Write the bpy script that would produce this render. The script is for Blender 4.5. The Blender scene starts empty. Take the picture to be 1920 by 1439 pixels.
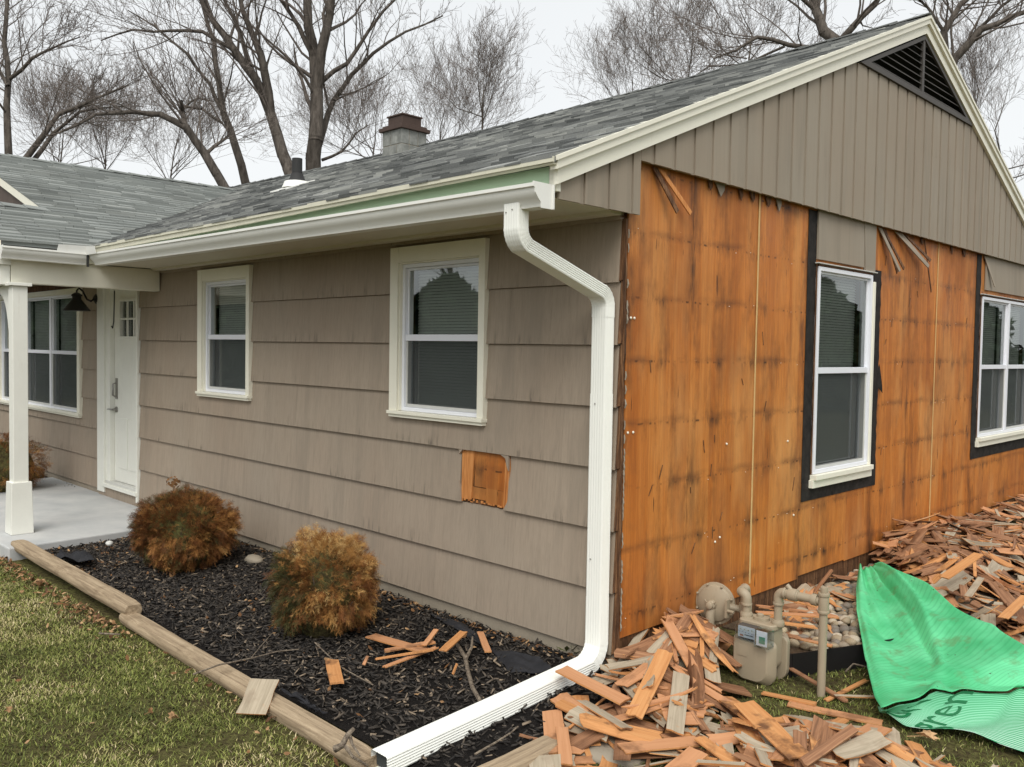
import bpy, math, random
import numpy as np
from mathutils import Vector, Matrix
random.seed(7); rng = np.random.default_rng(7)
scene = bpy.context.scene
C0 = scene.collection
R_ = math.radians

# ------------------------------------------------------------------ camera
CAM = np.array([2.7520829, -3.57202255, 1.72896479])
CR = np.array([[0.7080822, -0.03879022, 0.70506377],
               [0.70594678, 0.01614208, -0.70808091],
               [0.01608542, 0.99911699, 0.03881375]])
FOC = 1644.958
cam_d = bpy.data.cameras.new('camera'); cam = bpy.data.objects.new('camera', cam_d)
C0.objects.link(cam); scene.camera = cam
cam_d.sensor_width = 36; cam_d.lens = FOC / 1920 * 36
cam_d.clip_start = 0.05; cam_d.clip_end = 600
mw = Matrix([[*CR[i], CAM[i]] for i in range(3)] + [[0, 0, 0, 1]])
cam.matrix_world = mw

# ------------------------------------------------------------------ overcast sky and soft sun
SUN_EL, SUN_AZ = R_(52), R_(-18)      # azimuth from -Y towards +X
sdir = Vector((math.sin(R_(38)) * math.cos(SUN_EL), -math.cos(R_(38)) * math.cos(SUN_EL), math.sin(SUN_EL)))
world = bpy.data.worlds.new('World'); scene.world = world; world.use_nodes = True
wn = world.node_tree; wn.nodes.clear()
def W(t): return wn.nodes.new(t)
sky = W('ShaderNodeTexSky'); sky.sky_type = 'NISHITA'; sky.sun_disc = False
sky.sun_elevation = SUN_EL; sky.sun_rotation = math.atan2(sdir.x, sdir.y); sky.dust_density = 5
hs = W('ShaderNodeHueSaturation'); hs.inputs['Saturation'].default_value = 0.15
bg1 = W('ShaderNodeBackground'); bg1.inputs['Strength'].default_value = 0.05
tc = W('ShaderNodeTexCoord'); nz = W('ShaderNodeTexNoise'); nz.inputs['Scale'].default_value = 1.6; nz.inputs['Detail'].default_value = 4
rp = W('ShaderNodeValToRGB')
rp.color_ramp.elements[0].position = .3; rp.color_ramp.elements[0].color = (.69, .715, .73, 1)
rp.color_ramp.elements[1].position = .72; rp.color_ramp.elements[1].color = (.78, .80, .805, 1)
bg2 = W('ShaderNodeBackground'); bg2.inputs['Strength'].default_value = 0.76
ad = W('ShaderNodeAddShader'); wo = W('ShaderNodeOutputWorld')
L = wn.links.new
L(sky.outputs[0], hs.inputs['Color']); L(hs.outputs[0], bg1.inputs[0])
L(tc.outputs['Generated'], nz.inputs['Vector']); L(nz.outputs[0], rp.inputs[0]); L(rp.outputs[0], bg2.inputs[0])
L(bg1.outputs[0], ad.inputs[0]); L(bg2.outputs[0], ad.inputs[1]); L(ad.outputs[0], wo.inputs[0])
sun_d = bpy.data.lights.new('sun', 'SUN'); sun_d.energy = 1.5; sun_d.angle = R_(38); sun_d.color = (1, .955, .87)
sun = bpy.data.objects.new('sun', sun_d); C0.objects.link(sun)
sun.rotation_euler = sdir.to_track_quat('Z', 'Y').to_euler()
scene.view_settings.view_transform = 'Standard'; scene.view_settings.look = 'None'
scene.view_settings.gamma = 1; scene.view_settings.exposure = 0.32; scene.view_settings.use_curve_mapping = False
scene.cycles.transparent_max_bounces = 12; scene.cycles.max_bounces = 8

# ------------------------------------------------------------------ measuring helpers (photo pixel -> point on a known plane)
def ray(px, py): return CR @ np.array([px - 960.0, -(py - 719.5), -FOC])
def at_ax(px, py, ax, v):
    r = ray(px, py); return CAM + r * ((v - CAM[ax]) / r[ax])
def FR(px, py, y=0.0): return at_ax(px, py, 1, y)
def SD(px, py, x=0.0): return at_ax(px, py, 0, x)
def GR(px, py, z=0.03): return at_ax(px, py, 2, z)
def DP(px, py, d): return CAM + ray(px, py) * (d / FOC)
def proj(P):
    P = np.atleast_2d(np.asarray(P, float)); c = (P - CAM) @ CR
    return np.stack([960 + FOC * c[:, 0] / -c[:, 2], 719.5 - FOC * c[:, 1] / -c[:, 2], -c[:, 2]], 1)

# ------------------------------------------------------------------ mesh builder
class MB:
    def __init__(s, T=None): s.v = []; s.f = []; s.t = []; s.l = []; s.m = []; s.T = T; s.n = 0
    def add(s, vs, fs, tone=0.5, loc=None, mi=0):
        vs = np.asarray(vs, float).reshape(-1, 3)
        if loc is None: loc = vs
        if s.T: vs = np.array([s.T(*p) for p in vs])
        s.v.append(vs); s.l.append(np.asarray(loc, float)); s.t.append(np.full(len(vs), tone))
        for f in fs: s.f.append([i + s.n for i in f]); s.m.append(mi)
        s.n += len(vs); return s
    def box(s, x0, x1, y0, y1, z0, z1, tone=0.5, mi=0):
        return s.hexa([(x0, y0, z0), (x1, y0, z0), (x1, y1, z0), (x0, y1, z0), (x0, y0, z1), (x1, y0, z1), (x1, y1, z1), (x0, y1, z1)], tone, mi)
    def hexa(s, p, tone=0.5, mi=0, loc=None):
        return s.add(p, [(0, 3, 2, 1), (4, 5, 6, 7), (0, 1, 5, 4), (1, 2, 6, 5), (2, 3, 7, 6), (3, 0, 4, 7)], tone, loc, mi)
    def prism(s, poly, off, tone=0.5, mi=0):          # poly: closed 3-D polygon, off: vector
        n = len(poly); a = np.asarray(poly, float); b = a + np.asarray(off, float)
        fs = [tuple(range(n - 1, -1, -1)), tuple(range(n, 2 * n))] + [(i, (i + 1) % n, (i + 1) % n + n, i + n) for i in range(n)]
        return s.add(np.vstack([a, b]), fs, tone, None, mi)
    def tube(s, pts, r, n=10, caps=True, tone=0.5, mi=0):
        pts = [np.asarray(p, float) for p in pts]; m = len(pts)
        if not hasattr(r, '__len__'): r = [r] * m
        vs = []; up = None
        for i, p in enumerate(pts):
            d = (pts[min(i + 1, m - 1)] - pts[max(i - 1, 0)]); d = d / (np.linalg.norm(d) + 1e-9)
            if up is None: up = np.array([0, 0, 1.0]) if abs(d[2]) < .9 else np.array([1.0, 0, 0])
            a = np.cross(d, up); a /= np.linalg.norm(a) + 1e-9; b = np.cross(d, a); up = -b if np.dot(-b, up) > 0 else b
            for k in range(n):
                t = 2 * math.pi * k / n; vs.append(p + r[i] * (math.cos(t) * a + math.sin(t) * b))
        fs = [(i * n + k, i * n + (k + 1) % n, (i + 1) * n + (k + 1) % n, (i + 1) * n + k) for i in range(m - 1) for k in range(n)]
        if caps: fs += [tuple(range(n - 1, -1, -1)), tuple(range((m - 1) * n, m * n))]
        return s.add(vs, fs, tone, None, mi)
    def lathe(s, c, axis, prof, n=28, tone=0.5, mi=0):  # prof: (radius, distance along axis)
        c = np.asarray(c, float); axis = np.asarray(axis, float); axis /= np.linalg.norm(axis)
        return s.tube([c + axis * h for r, h in _sep(prof)], [r for r, h in _sep(prof)], n, True, tone, mi)
    def mesh(s, name, mats, smooth=False):
        me = bpy.data.meshes.new(name)
        if s.n:
            me.from_pydata(np.vstack(s.v).tolist(), [], s.f)
            a = me.attributes.new('tone', 'FLOAT', 'POINT'); a.data.foreach_set('value', np.concatenate(s.t))
            a = me.attributes.new('loc', 'FLOAT_VECTOR', 'POINT'); a.data.foreach_set('vector', np.vstack(s.l).ravel())
            me.polygons.foreach_set('material_index', s.m)
        for m in (mats if isinstance(mats, (list, tuple)) else [mats]): me.materials.append(m)
        if smooth: me.polygons.foreach_set('use_smooth', [True] * len(me.polygons))
        me.update(); return me
    def build(s, name, mats, parent=None, smooth=False, bevel=0, auto=None, **kw):
        o = bpy.data.objects.new(name, s.mesh(name, mats, smooth or auto is not None)); C0.objects.link(o)
        if parent: o.parent = parent
        if auto is not None:
            try: o.data.set_sharp_from_angle(angle=R_(auto))
            except Exception: pass
        if bevel:
            md = o.modifiers.new('bevel', 'BEVEL'); md.width = bevel; md.segments = 2; md.limit_method = 'ANGLE'; md.angle_limit = R_(50)
        for k, v in kw.items(): o[k] = v
        return o
def _sep(prof):
    out = []; last = None
    for r, h in prof:
        if last is not None and abs(h - last) < 1e-5: h = last + 1e-4
        out.append((r, h)); last = h
    return out
def link(name, me, parent=None, **kw):
    o = bpy.data.objects.new(name, me); C0.objects.link(o)
    if parent: o.parent = parent
    for k, v in kw.items(): o[k] = v
    return o
def thing(name, label, cat, loc=(0, 0, 0), group=None):
    o = bpy.data.objects.new(name, None); C0.objects.link(o); o.location = loc; o.empty_display_size = .1
    o['label'] = label; o['category'] = cat
    if group: o['group'] = group
    return o
def big_mesh(name, V, F, mats, parent=None, tone=None, loc=None, smooth=False, mi=None, **kw):  # numpy arrays, F (n,3) or (n,4)
    V = np.asarray(V, np.float32); F = np.asarray(F, np.int32); k = F.shape[1]
    me = bpy.data.meshes.new(name); me.vertices.add(len(V)); me.vertices.foreach_set('co', V.ravel())
    me.loops.add(F.size); me.loops.foreach_set('vertex_index', F.ravel())
    me.polygons.add(len(F)); me.polygons.foreach_set('loop_start', np.arange(0, F.size, k)); 
    try: me.polygons.foreach_set('loop_total', np.full(len(F), k))
    except Exception: pass
    for m in (mats if isinstance(mats, (list, tuple)) else [mats]): me.materials.append(m)
    if mi is not None: me.polygons.foreach_set('material_index', mi)
    if tone is not None:
        a = me.attributes.new('tone', 'FLOAT', 'POINT'); a.data.foreach_set('value', np.asarray(tone, np.float32))
    if loc is not None:
        a = me.attributes.new('loc', 'FLOAT_VECTOR', 'POINT'); a.data.foreach_set('vector', np.asarray(loc, np.float32).ravel())
    if smooth: me.polygons.foreach_set('use_smooth', [True] * len(F))
    me.update(calc_edges=True); me.validate()
    o = bpy.data.objects.new(name, me); C0.objects.link(o)
    if parent: o.parent = parent
    for k2, v in kw.items(): o[k2] = v
    return o

# ------------------------------------------------------------------ material helpers
class N:
    def __init__(s, name, rough=0.6, spec=0.3):
        s.m = bpy.data.materials.new(name); s.m.use_nodes = True; s.t = s.m.node_tree; s.p = s.t.nodes['Principled BSDF']
        s.p.inputs['Roughness'].default_value = rough; s.p.inputs['Specular IOR Level'].default_value = spec
    def n(s, t, **kw):
        x = s.t.nodes.new(t)
        for k, v in kw.items(): setattr(x, k, v)
        return x
    def put(s, inp, v):
        if hasattr(v, 'is_output') or isinstance(v, bpy.types.NodeSocket): s.t.links.new(v, inp)
        else:
            if isinstance(v, (tuple, list)) and len(v) == 3 and inp.type == 'RGBA': v = (*v, 1)
            inp.default_value = v
    def pos(s): return s.n('ShaderNodeNewGeometry').outputs['Position']
    def attr(s, a, vec=False):
        x = s.n('ShaderNodeAttribute', attribute_name=a); return x.outputs['Vector' if vec else 'Fac']
    def scale(s, v, sc, off=(0, 0, 0)):
        x = s.n('ShaderNodeMapping'); s.put(x.inputs[0], v); x.inputs['Scale'].default_value = sc; x.inputs['Location'].default_value = off; return x.outputs[0]
    def noise(s, v, sc=5, det=4, ro=.55, dis=0):
        x = s.n('ShaderNodeTexNoise'); s.put(x.inputs['Vector'], v); x.inputs['Scale'].default_value = sc
        x.inputs['Detail'].default_value = det; x.inputs['Roughness'].default_value = ro; x.inputs['Distortion'].default_value = dis; return x.outputs[0]
    def ramp(s, f, stops):
        x = s.n('ShaderNodeValToRGB'); s.put(x.inputs[0], f); e = x.color_ramp.elements
        while len(e) < len(stops): e.new(.5)
        for i, (p, c) in enumerate(stops):
            e[i].position = p; e[i].color = (c, c, c, 1) if not hasattr(c, '__len__') else (*c, 1)
        return x.outputs[0]
    def mix(s, f, a, b, mode='MIX'):
        x = s.n('ShaderNodeMix', data_type='RGBA', blend_type=mode); s.put(x.inputs[0], f); s.put(x.inputs[6], a); s.put(x.inputs[7], b); return x.outputs[2]
    def math(s, op, a, b=0.5, c=0.5):
        x = s.n('ShaderNodeMath', operation=op); s.put(x.inputs[0], a); s.put(x.inputs[1], b)
        if op in ('MULTIPLY_ADD', 'WRAP', 'COMPARE'): s.put(x.inputs[2], c)
        return x.outputs[0]
    def sep(s, v): 
        x = s.n('ShaderNodeSeparateXYZ'); s.put(x.inputs[0], v); return x.outputs
    def col(s, c): s.put(s.p.inputs['Base Color'], c); return s
    def rough(s, c): s.put(s.p.inputs['Roughness'], c); return s
    def bump(s, h, st=.3, d=.01):
        x = s.n('ShaderNodeBump'); x.inputs['Strength'].default_value = st; x.inputs['Distance'].default_value = d
        s.put(x.inputs['Height'], h); s.t.links.new(x.outputs[0], s.p.inputs['Normal']); return s
def srgb(r, g, b):
    f = lambda c: ((c / 255 + .055) / 1.055) ** 2.4 if c > 10 else c / 255 / 12.92
    return (f(r), f(g), f(b))
def mul(c, k): return tuple(x * k for x in c)
MAT = {}

# painted cedar shakes (taupe), combed vertical grain, mildew streaks
def shake_mat(name, base, vertical='z', grain=1.0, stain=1.0):
    m = N(name, .75, .25); p = m.pos(); t = m.attr('tone')
    g = m.noise(m.scale(p, (55, 55, 1.2)), 1, 5, .6)
    g2 = m.noise(m.scale(p, (220, 220, 2.5)), 1, 3, .6)
    broad = m.noise(p, 1.3, 3, .5)
    c = m.mix(m.ramp(t, [(0, 0), (1, 1)]), mul(base, .93), mul(base, 1.06))
    c = m.mix(m.ramp(broad, [(.3, 0), (.7, .55)]), c, m.mix(1, c, (.98, .9, .86), 'MULTIPLY'))
    c = m.mix(m.ramp(g, [(.36, .30 * grain), (.52, 0), (.7, 0)]), c, mul(base, .66))
    c = m.mix(m.ramp(g2, [(.36, .25 * grain), (.55, 0)]), c, mul(base, .6))
    zz = m.math('FRACT', m.math('DIVIDE', m.math('SUBTRACT', m.sep(p)[2], .16), .32))
    low = m.ramp(zz, [(0.02, 1), (.3, 0)])
    st = m.math('MULTIPLY', m.ramp(m.noise(m.scale(p, (28, 28, 3)), 1, 6, .7), [(.53, 0), (.68, 1)]), low)
    st = m.math('MULTIPLY', st, m.ramp(m.noise(p, 1.1, 2, .5), [(.40, .15), (.56, 1.0 * stain)]))
    c = m.mix(st, c, mul(base, .38))
    wash = m.math('MULTIPLY', m.ramp(m.noise(m.scale(p, (9, 9, .7)), 1, 4, .6), [(.47, 0), (.62, .6)]), m.ramp(m.noise(p, .9, 2, .5, 0), [(.42, .25), (.6, 1)]))
    c = m.mix(wash, c, mul(base, .74))
    m.col(c); m.rough(m.ramp(broad, [(.3, .65), (.7, .85)]))
    m.bump(m.math('ADD', g2, m.math('MULTIPLY', g, .8)), .35 * grain, .004); return m.m
TAUPE = srgb(160, 147, 131)
MAT['shake'] = shake_mat('painted_shake', TAUPE)
MAT['gable'] = shake_mat('painted_gable_board', srgb(153, 143, 128), grain=.35, stain=0.15)
MAT['brown'] = shake_mat('dark_brown_board', srgb(96, 86, 80), grain=.5, stain=0)

def paint(name, c, dirt=.25, rough=.5, sc=6, b=.15, spec=.35):
    m = N(name, rough, spec); p = m.pos()
    n1 = m.noise(p, sc, 5, .65); n2 = m.noise(m.scale(p, (40, 40, 4)), 1, 4, .6)
    k = m.mix(m.ramp(n1, [(.35, 0), (.75, dirt)]), c, mul(c, .7))
    k = m.mix(m.ramp(n2, [(.6, 0), (.75, dirt)]), k, mul((c[0], c[1] * .92, c[2] * .8), .62))
    m.col(k); m.bump(m.noise(p, 60, 3, .5), b, .002); return m.m
MAT['cream'] = paint('cream_trim_paint', srgb(236, 233, 217), .16)
MAT['white'] = paint('white_trim_paint', srgb(232, 232, 223), .2)
MAT['vinyl'] = paint('white_vinyl', srgb(232, 234, 240), .06, .35)
MAT['gutter'] = paint('white_aluminium_gutter', srgb(234, 234, 228), .14, .35, 3, .05)
MAT['spout'] = paint('white_downspout_metal', srgb(240, 241, 234), .12, .38, 3, .05)
MAT['fasciaw'] = paint('old_fascia_paint', srgb(212, 209, 190), .4)
MAT['soffit'] = paint('soffit_paint', srgb(214, 208, 190), .15)
MAT['mint'] = paint('mint_green_primer', srgb(186, 212, 178), .12)
MAT['found'] = paint('painted_foundation', srgb(150, 140, 124), .5, .85, 9, .8)
MAT['louver'] = paint('dark_louver_paint', srgb(78, 74, 70), .3, .6)
MAT['black'] = paint('black_metal', (.012, .011, .011), .1, .45)
MAT['rubber'] = paint('dark_rubber', (.03, .03, .03), .3, .7)
MAT['nickel'] = paint('brushed_nickel', (.35, .34, .32), .2, .3); MAT['nickel'].node_tree.nodes['Principled BSDF'].inputs['Metallic'].default_value = .9
MAT['flash'] = paint('galvanised_flashing', srgb(205, 205, 200), .3, .45)
MAT['capmetal'] = paint('rusty_chimney_cap', srgb(74, 58, 50), .5, .6, 12)
MAT['meter'] = paint('tan_meter_paint', srgb(161, 148, 126), .22, .5, 14, .1)
MAT['dark'] = paint('dark_interior', (.05, .055, .055), 0, .9)  # dark colour standing in for the shade of unlit spaces

m = N('felt_paper', .8, .2); p = m.pos(); n1 = m.noise(p, 14, 5, .6)
m.col(m.ramp(n1, [(.3, (.012, .011, .01)), (.7, (.035, .03, .027)), (.82, (.1, .08, .06))])); m.bump(n1, .5, .01); MAT['felt'] = m.m
m = N('landscape_fabric', .75, .3); p = m.pos(); n1 = m.noise(p, 9, 4, .6)
m.col(m.ramp(n1, [(.3, (.01, .01, .012)), (.75, (.03, .03, .034))])); m.bump(n1, .6, .02); MAT['fabric'] = m.m

m = N('concrete', .85, .25); p = m.pos(); n1 = m.noise(p, 3, 6, .6); n2 = m.noise(p, 80, 3, .6)
m.col(m.mix(m.ramp(n1, [(.35, 0), (.7, 1)]), srgb(176, 178, 178), srgb(196, 196, 194))); m.bump(m.math('ADD', n1, m.math('MULTIPLY', n2, .25)), .25, .01); MAT['slab'] = m.m
m = N('chimney_block', .9, .2); p = m.pos(); n1 = m.noise(p, 12, 6, .65)
m.col(m.ramp(n1, [(.3, srgb(108, 110, 106)), (.7, srgb(150, 151, 146))])); m.bump(n1, .6, .01); MAT['block'] = m.m

# plywood sheathing, orange-brown
m = N('plywood_sheathing', .55, .3); p = m.pos(); q = m.attr('loc', True); t = m.attr('tone')
z = m.sep(p)[2]
gr = m.noise(m.scale(p, (9, 9, .55), (3, 1, 0)), 1, 5, .6, 1.2)
fine = m.noise(m.scale(p, (110, 110, 4)), 1, 4, .7)
broad = m.noise(p, 1.7, 4, .6)
c = m.ramp(gr, [(.25, srgb(162, 90, 36)), (.42, srgb(192, 114, 46)), (.6, srgb(208, 131, 60)), (.8, srgb(220, 153, 84))])
c = m.mix(m.ramp(fine, [(.35, .38), (.6, 0)]), c, srgb(128, 76, 36))
c = m.mix(m.ramp(m.noise(p, 7, 6, .7), [(.54, 0), (.74, .35)]), c, srgb(118, 76, 46))
c = m.mix(m.ramp(t, [(0, .45), (.5, 0), (1, 0)]), c, srgb(150, 78, 30))
c = m.mix(m.ramp(t, [(.5, 0), (1, .5)]), c, srgb(220, 160, 90))
c = m.mix(m.ramp(broad, [(.46, .0), (.66, .5)]), c, srgb(140, 86, 48))
c = m.mix(m.ramp(m.noise(m.scale(p, (1.6, 1.6, .5), (5, 9, 2)), 1, 4, .6), [(.52, 0), (.68, .55)]), c, srgb(216, 160, 98))
pl = m.n('ShaderNodeTexWhiteNoise', noise_dimensions='1D'); m.put(pl.inputs['W'], m.math('FLOOR', m.math('MULTIPLY_ADD', m.sep(p)[1], 8.5, m.math('MULTIPLY', m.noise(m.scale(p, (0, 0, .8)), 1, 1, .5), .12))))
c = m.mix(m.ramp(pl.outputs[0], [(0, .22), (.35, 0)]), c, srgb(160, 92, 42)); c = m.mix(m.ramp(pl.outputs[0], [(.7, 0), (1, .22)]), c, srgb(214, 150, 82))
for y0_, w_ in ((.60, .09), (1.93, .10), (.03, .06), (3.1, .12), (3.74, .05), (5.35, .12)):
    dd = m.math('DIVIDE', m.math('ABSOLUTE', m.math('SUBTRACT', m.sep(p)[1], y0_)), w_)
    c = m.mix(m.math('MULTIPLY', m.ramp(dd, [(0, 1), (1, 0)]), m.ramp(m.noise(m.scale(p, (6, 6, 1.8), (y0_, 0, y0_)), 1, 5, .65), [(.45, 0), (.62, .85)])), c, srgb(66, 44, 32))
# black weather stains, stretched downwards, stronger towards damp lap lines left by the shakes
lap = m.math('FRACT', m.math('DIVIDE', m.math('SUBTRACT', z, .03), .33))
wob = m.noise(m.scale(p, (3, 3, 1)), 1, 3, .5)
lap2 = m.math('FRACT', m.math('ADD', lap, m.math('MULTIPLY', wob, .08)))
band = m.ramp(lap2, [(.0, .9), (.10, .3), (.4, .05), (.85, .05), (1, .9)])
s1 = m.ramp(m.noise(m.scale(p, (5, 5, 1.6)), 1, 6, .7), [(.5, 0), (.68, 1)])
c = m.mix(m.math('MULTIPLY', s1, m.math('MULTIPLY_ADD', band, .7, .38)), c, srgb(62, 42, 30))
hb = m.ramp(m.math('FRACT', m.math('ADD', lap, m.math('MULTIPLY', m.noise(m.scale(p, (2, 2, .5), (3, 3, 3)), 1, 4, .6), .22))), [(.05, .0), (.14, .55), (.24, 0)])
c = m.mix(m.math('MULTIPLY', hb, m.ramp(m.noise(m.scale(p, (2.5, 2.5, 5)), 1, 5, .7), [(.42, 0), (.62, 1)])), c, srgb(92, 56, 34))
# nail line dashes
dash = m.ramp(lap2, [(.0, 0), (.020, 1), (.032, 1), (.05, 0)])
dn = m.math('MULTIPLY', m.ramp(m.noise(m.scale(p, (24, 24, 6)), 1, 2, .5), [(.53, 0), (.58, 1)]), m.ramp(m.noise(p, 2.3, 2, .5), [(.38, .15), (.6, 1)]))
c = m.mix(m.math('MULTIPLY', m.math('MULTIPLY', dash, dn), .8), c, srgb(40, 26, 20))
# slit shaped nail weeps
vs = m.ramp(m.noise(m.scale(p, (38, 38, 5), (7, 3, 1)), 1, 2, .4), [(.73, 0), (.76, 1)])
c = m.mix(m.math('MULTIPLY', vs, .9), c, srgb(46, 26, 16))
sc_ = m.ramp(m.noise(m.scale(p, (6, 6, 60), (1, 8, 2)), 1, 3, .6, 2.5), [(.72, 0), (.78, .5)])
c = m.mix(sc_, c, srgb(232, 184, 128))
m.col(c); m.rough(m.ramp(broad, [(.3, .45), (.7, .7)])); m.bump(m.math('ADD', fine, gr), .25, .004); MAT['ply'] = m.m
m = N('bare_wood_edge', .7, .25); p = m.pos(); g = m.noise(m.scale(p, (60, 60, 4)), 1, 5, .7)
m.col(m.ramp(g, [(.3, srgb(46, 34, 27)), (.5, srgb(98, 68, 46)), (.7, srgb(150, 112, 78))])); m.bump(g, .8, .01); MAT['splintwood'] = m.m
m = N('fresh_wood', .65, .25); p = m.pos(); g = m.noise(m.scale(p, (70, 70, 5)), 1, 5, .6)
m.col(m.ramp(g, [(.3, srgb(170, 104, 52)), (.6, srgb(206, 142, 84))])); m.bump(g, .4, .006); MAT['freshwood'] = m.m
MAT['caulk'] = paint('old_caulk', srgb(214, 180, 124), .5, .7, 30)
MAT['oldcaulk'] = paint('dirty_caulk', srgb(150, 140, 124), .6, .7, 60)

# roofing
def roof_mat(name, stops, gscale=190):
    m = N(name, .92, .15); p = m.pos(); t = m.attr('tone'); g = m.noise(p, gscale, 3, .7); b = m.noise(p, 1.1, 4, .6)
    c = m.ramp(t, stops)
    c = m.mix(m.ramp(g, [(.3, .4), (.5, 0)]), c, m.mix(1, c, (.4, .4, .4), 'MULTIPLY'))
    c = m.mix(m.ramp(g, [(.6, 0), (.8, .5)]), c, srgb(196, 198, 194))
    c = m.mix(m.ramp(b, [(.42, 0), (.7, .35)]), c, srgb(92, 94, 90))
    m.col(c); m.bump(g, .5, .004); return m.m
MAT['roof'] = roof_mat('weathered_shingle', [(0, srgb(74, 76, 76)), (.35, srgb(106, 108, 107)), (.6, srgb(130, 132, 130)), (1, srgb(164, 165, 160))])
MAT['roof2'] = roof_mat('green_grey_shingle', [(0, srgb(114, 118, 116)), (.5, srgb(136, 140, 137)), (.93, srgb(156, 159, 155)), (1, srgb(176, 178, 172))])

# glass, screens, blinds
def glass_mat(name, tint, fac0=.10, w=.85):
    m = N(name, .02, .5); nt = m.t; out = nt.nodes['Material Output']
    tr = m.n('ShaderNodeBsdfTransparent'); tr.inputs[0].default_value = (*tint, 1)
    gl = m.n('ShaderNodeBsdfGlossy'); gl.inputs['Roughness'].default_value = .015; gl.inputs[0].default_value = (.93, .96, .95, 1)
    fr = m.n('ShaderNodeFresnel'); fr.inputs[0].default_value = 1.5
    f = m.math('MULTIPLY_ADD', fr.outputs[0], w, fac0)
    nb = m.noise(m.pos(), 3, 2, .5); bp = m.n('ShaderNodeBump'); bp.inputs['Strength'].default_value = .02; bp.inputs['Distance'].default_value = .02
    nt.links.new(nb, bp.inputs['Height']); nt.links.new(bp.outputs[0], gl.inputs['Normal'])
    mx = m.n('ShaderNodeMixShader'); nt.links.new(f, mx.inputs[0]); nt.links.new(tr.outputs[0], mx.inputs[1]); nt.links.new(gl.outputs[0], mx.inputs[2])
    nt.links.new(mx.outputs[0], out.inputs[0]); nt.nodes.remove(m.p); return m.m
MAT['glass'] = glass_mat('window_glass', (.82, .86, .84), .16)
MAT['clear'] = glass_mat('clear_plastic', (.85, .9, .92), .06, .5)
m = N('insect_screen', .8, .2); nt = m.t; tr = m.n('ShaderNodeBsdfTransparent'); mx = m.n('ShaderNodeMixShader'); mx.inputs[0].default_value = .5
m.p.inputs['Base Color'].default_value = (.07, .078, .08, 1); nt.links.new(tr.outputs[0], mx.inputs[1]); nt.links.new(m.p.outputs[0], mx.inputs[2]); nt.links.new(mx.outputs[0], nt.nodes['Material Output'].inputs[0]); MAT['screen'] = m.m
MAT['blind'] = paint('blind_slats', srgb(204, 206, 198), .1, .6)
MAT['pink'] = paint('salmon_ceramic', srgb(190, 120, 100), .1, .6)

# debris
def shard_mat(name, stops, stain, grain=1.0, worn=0.0):
    m = N(name, .7, .25); q = m.attr('loc', True); t = m.attr('tone')
    off = m.n('ShaderNodeVectorMath', operation='ADD'); m.put(off.inputs[0], q)
    cb = m.n('ShaderNodeCombineXYZ'); m.put(cb.inputs[2], m.math('MULTIPLY', t, 37)); m.put(cb.inputs[0], m.math('MULTIPLY', t, 11)); m.put(off.inputs[1], cb.outputs[0]); v = off.outputs[0]
    g = m.noise(m.scale(v, (3, 70, 20)), 1, 5, .65, .6); b = m.noise(v, 6, 4, .6)
    c = m.ramp(g, stops)
    c = m.mix(m.ramp(t, [(0, .35), (.5, 0)]), c, m.mix(1, c, (.55, .5, .46), 'MULTIPLY'))
    c = m.mix(m.ramp(b, [(.54, 0), (.66, stain)]), c, srgb(96, 66, 46))
    if worn: c = m.mix(m.ramp(m.noise(v, 17, 5, .7), [(.62, 0), (.68, worn)]), c, srgb(186, 120, 66))
    m.col(c); m.bump(g, .35 * grain, .003); return m.m
MAT['raw'] = shard_mat('raw_cedar', [(.2, srgb(168, 112, 66)), (.5, srgb(194, 138, 88)), (.8, srgb(208, 158, 106))], .9)
MAT['oldraw'] = shard_mat('aged_cedar', [(.25, srgb(100, 70, 50)), (.5, srgb(142, 102, 74)), (.75, srgb(176, 134, 100))], .7)
MAT['salmon'] = shard_mat('salmon_primed_wood', [(.25, srgb(178, 126, 88)), (.75, srgb(198, 147, 108))], .6, .3)
MAT['grey'] = shard_mat('taupe_painted_wood', [(.3, srgb(146, 134, 114)), (.6, srgb(174, 161, 140))], .25, .9, .35)
m = N('weathered_timber', .85, .2); q = m.attr('loc', True); g = m.noise(m.scale(q, (3, 50, 50)), 1, 6, .65, .5); b = m.noise(q, 4, 5, .65)
c = m.ramp(g, [(.25, srgb(112, 96, 78)), (.5, srgb(162, 143, 118)), (.75, srgb(190, 171, 144))]); c = m.mix(m.ramp(b, [(.56, 0), (.75, .7)]), c, srgb(104, 84, 62))
m.col(c); m.bump(m.math('ADD', g, b), .6, .01); MAT['timber'] = m.m

# ground
m = N('lawn_soil', .95, .1); p = m.pos(); a = m.noise(p, 1.6, 5, .6); b = m.noise(p, 30, 5, .7)
c = m.mix(m.ramp(a, [(.35, 0), (.65, 1)]), srgb(84, 78, 50), srgb(104, 104, 60)); c = m.mix(m.ramp(b, [(.4, 0), (.62, .8)]), c, srgb(52, 42, 32))
m.col(c); m.bump(b, .8, .03); MAT['soil'] = m.m
m = N('mulch_soil', .95, .15); p = m.pos(); b = m.noise(p, 45, 6, .75)
m.col(m.ramp(b, [(.3, (.006, .005, .005)), (.6, (.02, .017, .015)), (.8, (.05, .04, .032))])); m.bump(b, 1, .03); MAT['mulchsoil'] = m.m
m = N('mulch_chips', .7, .35); t = m.attr('tone'); b = m.noise(m.scale(m.attr('loc', True), (20, 120, 60)), 1, 3, .6)
c = m.ramp(t, [(0, (.010, .008, .007)), (.5, (.042, .034, .027)), (.8, (.07, .058, .047)), (.9, (.13, .105, .08)), (1, (.34, .26, .18))])
m.col(m.mix(m.ramp(b, [(.35, .5), (.6, 0)]), c, (.006, .006, .006))); MAT['mulch'] = m.m
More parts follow.
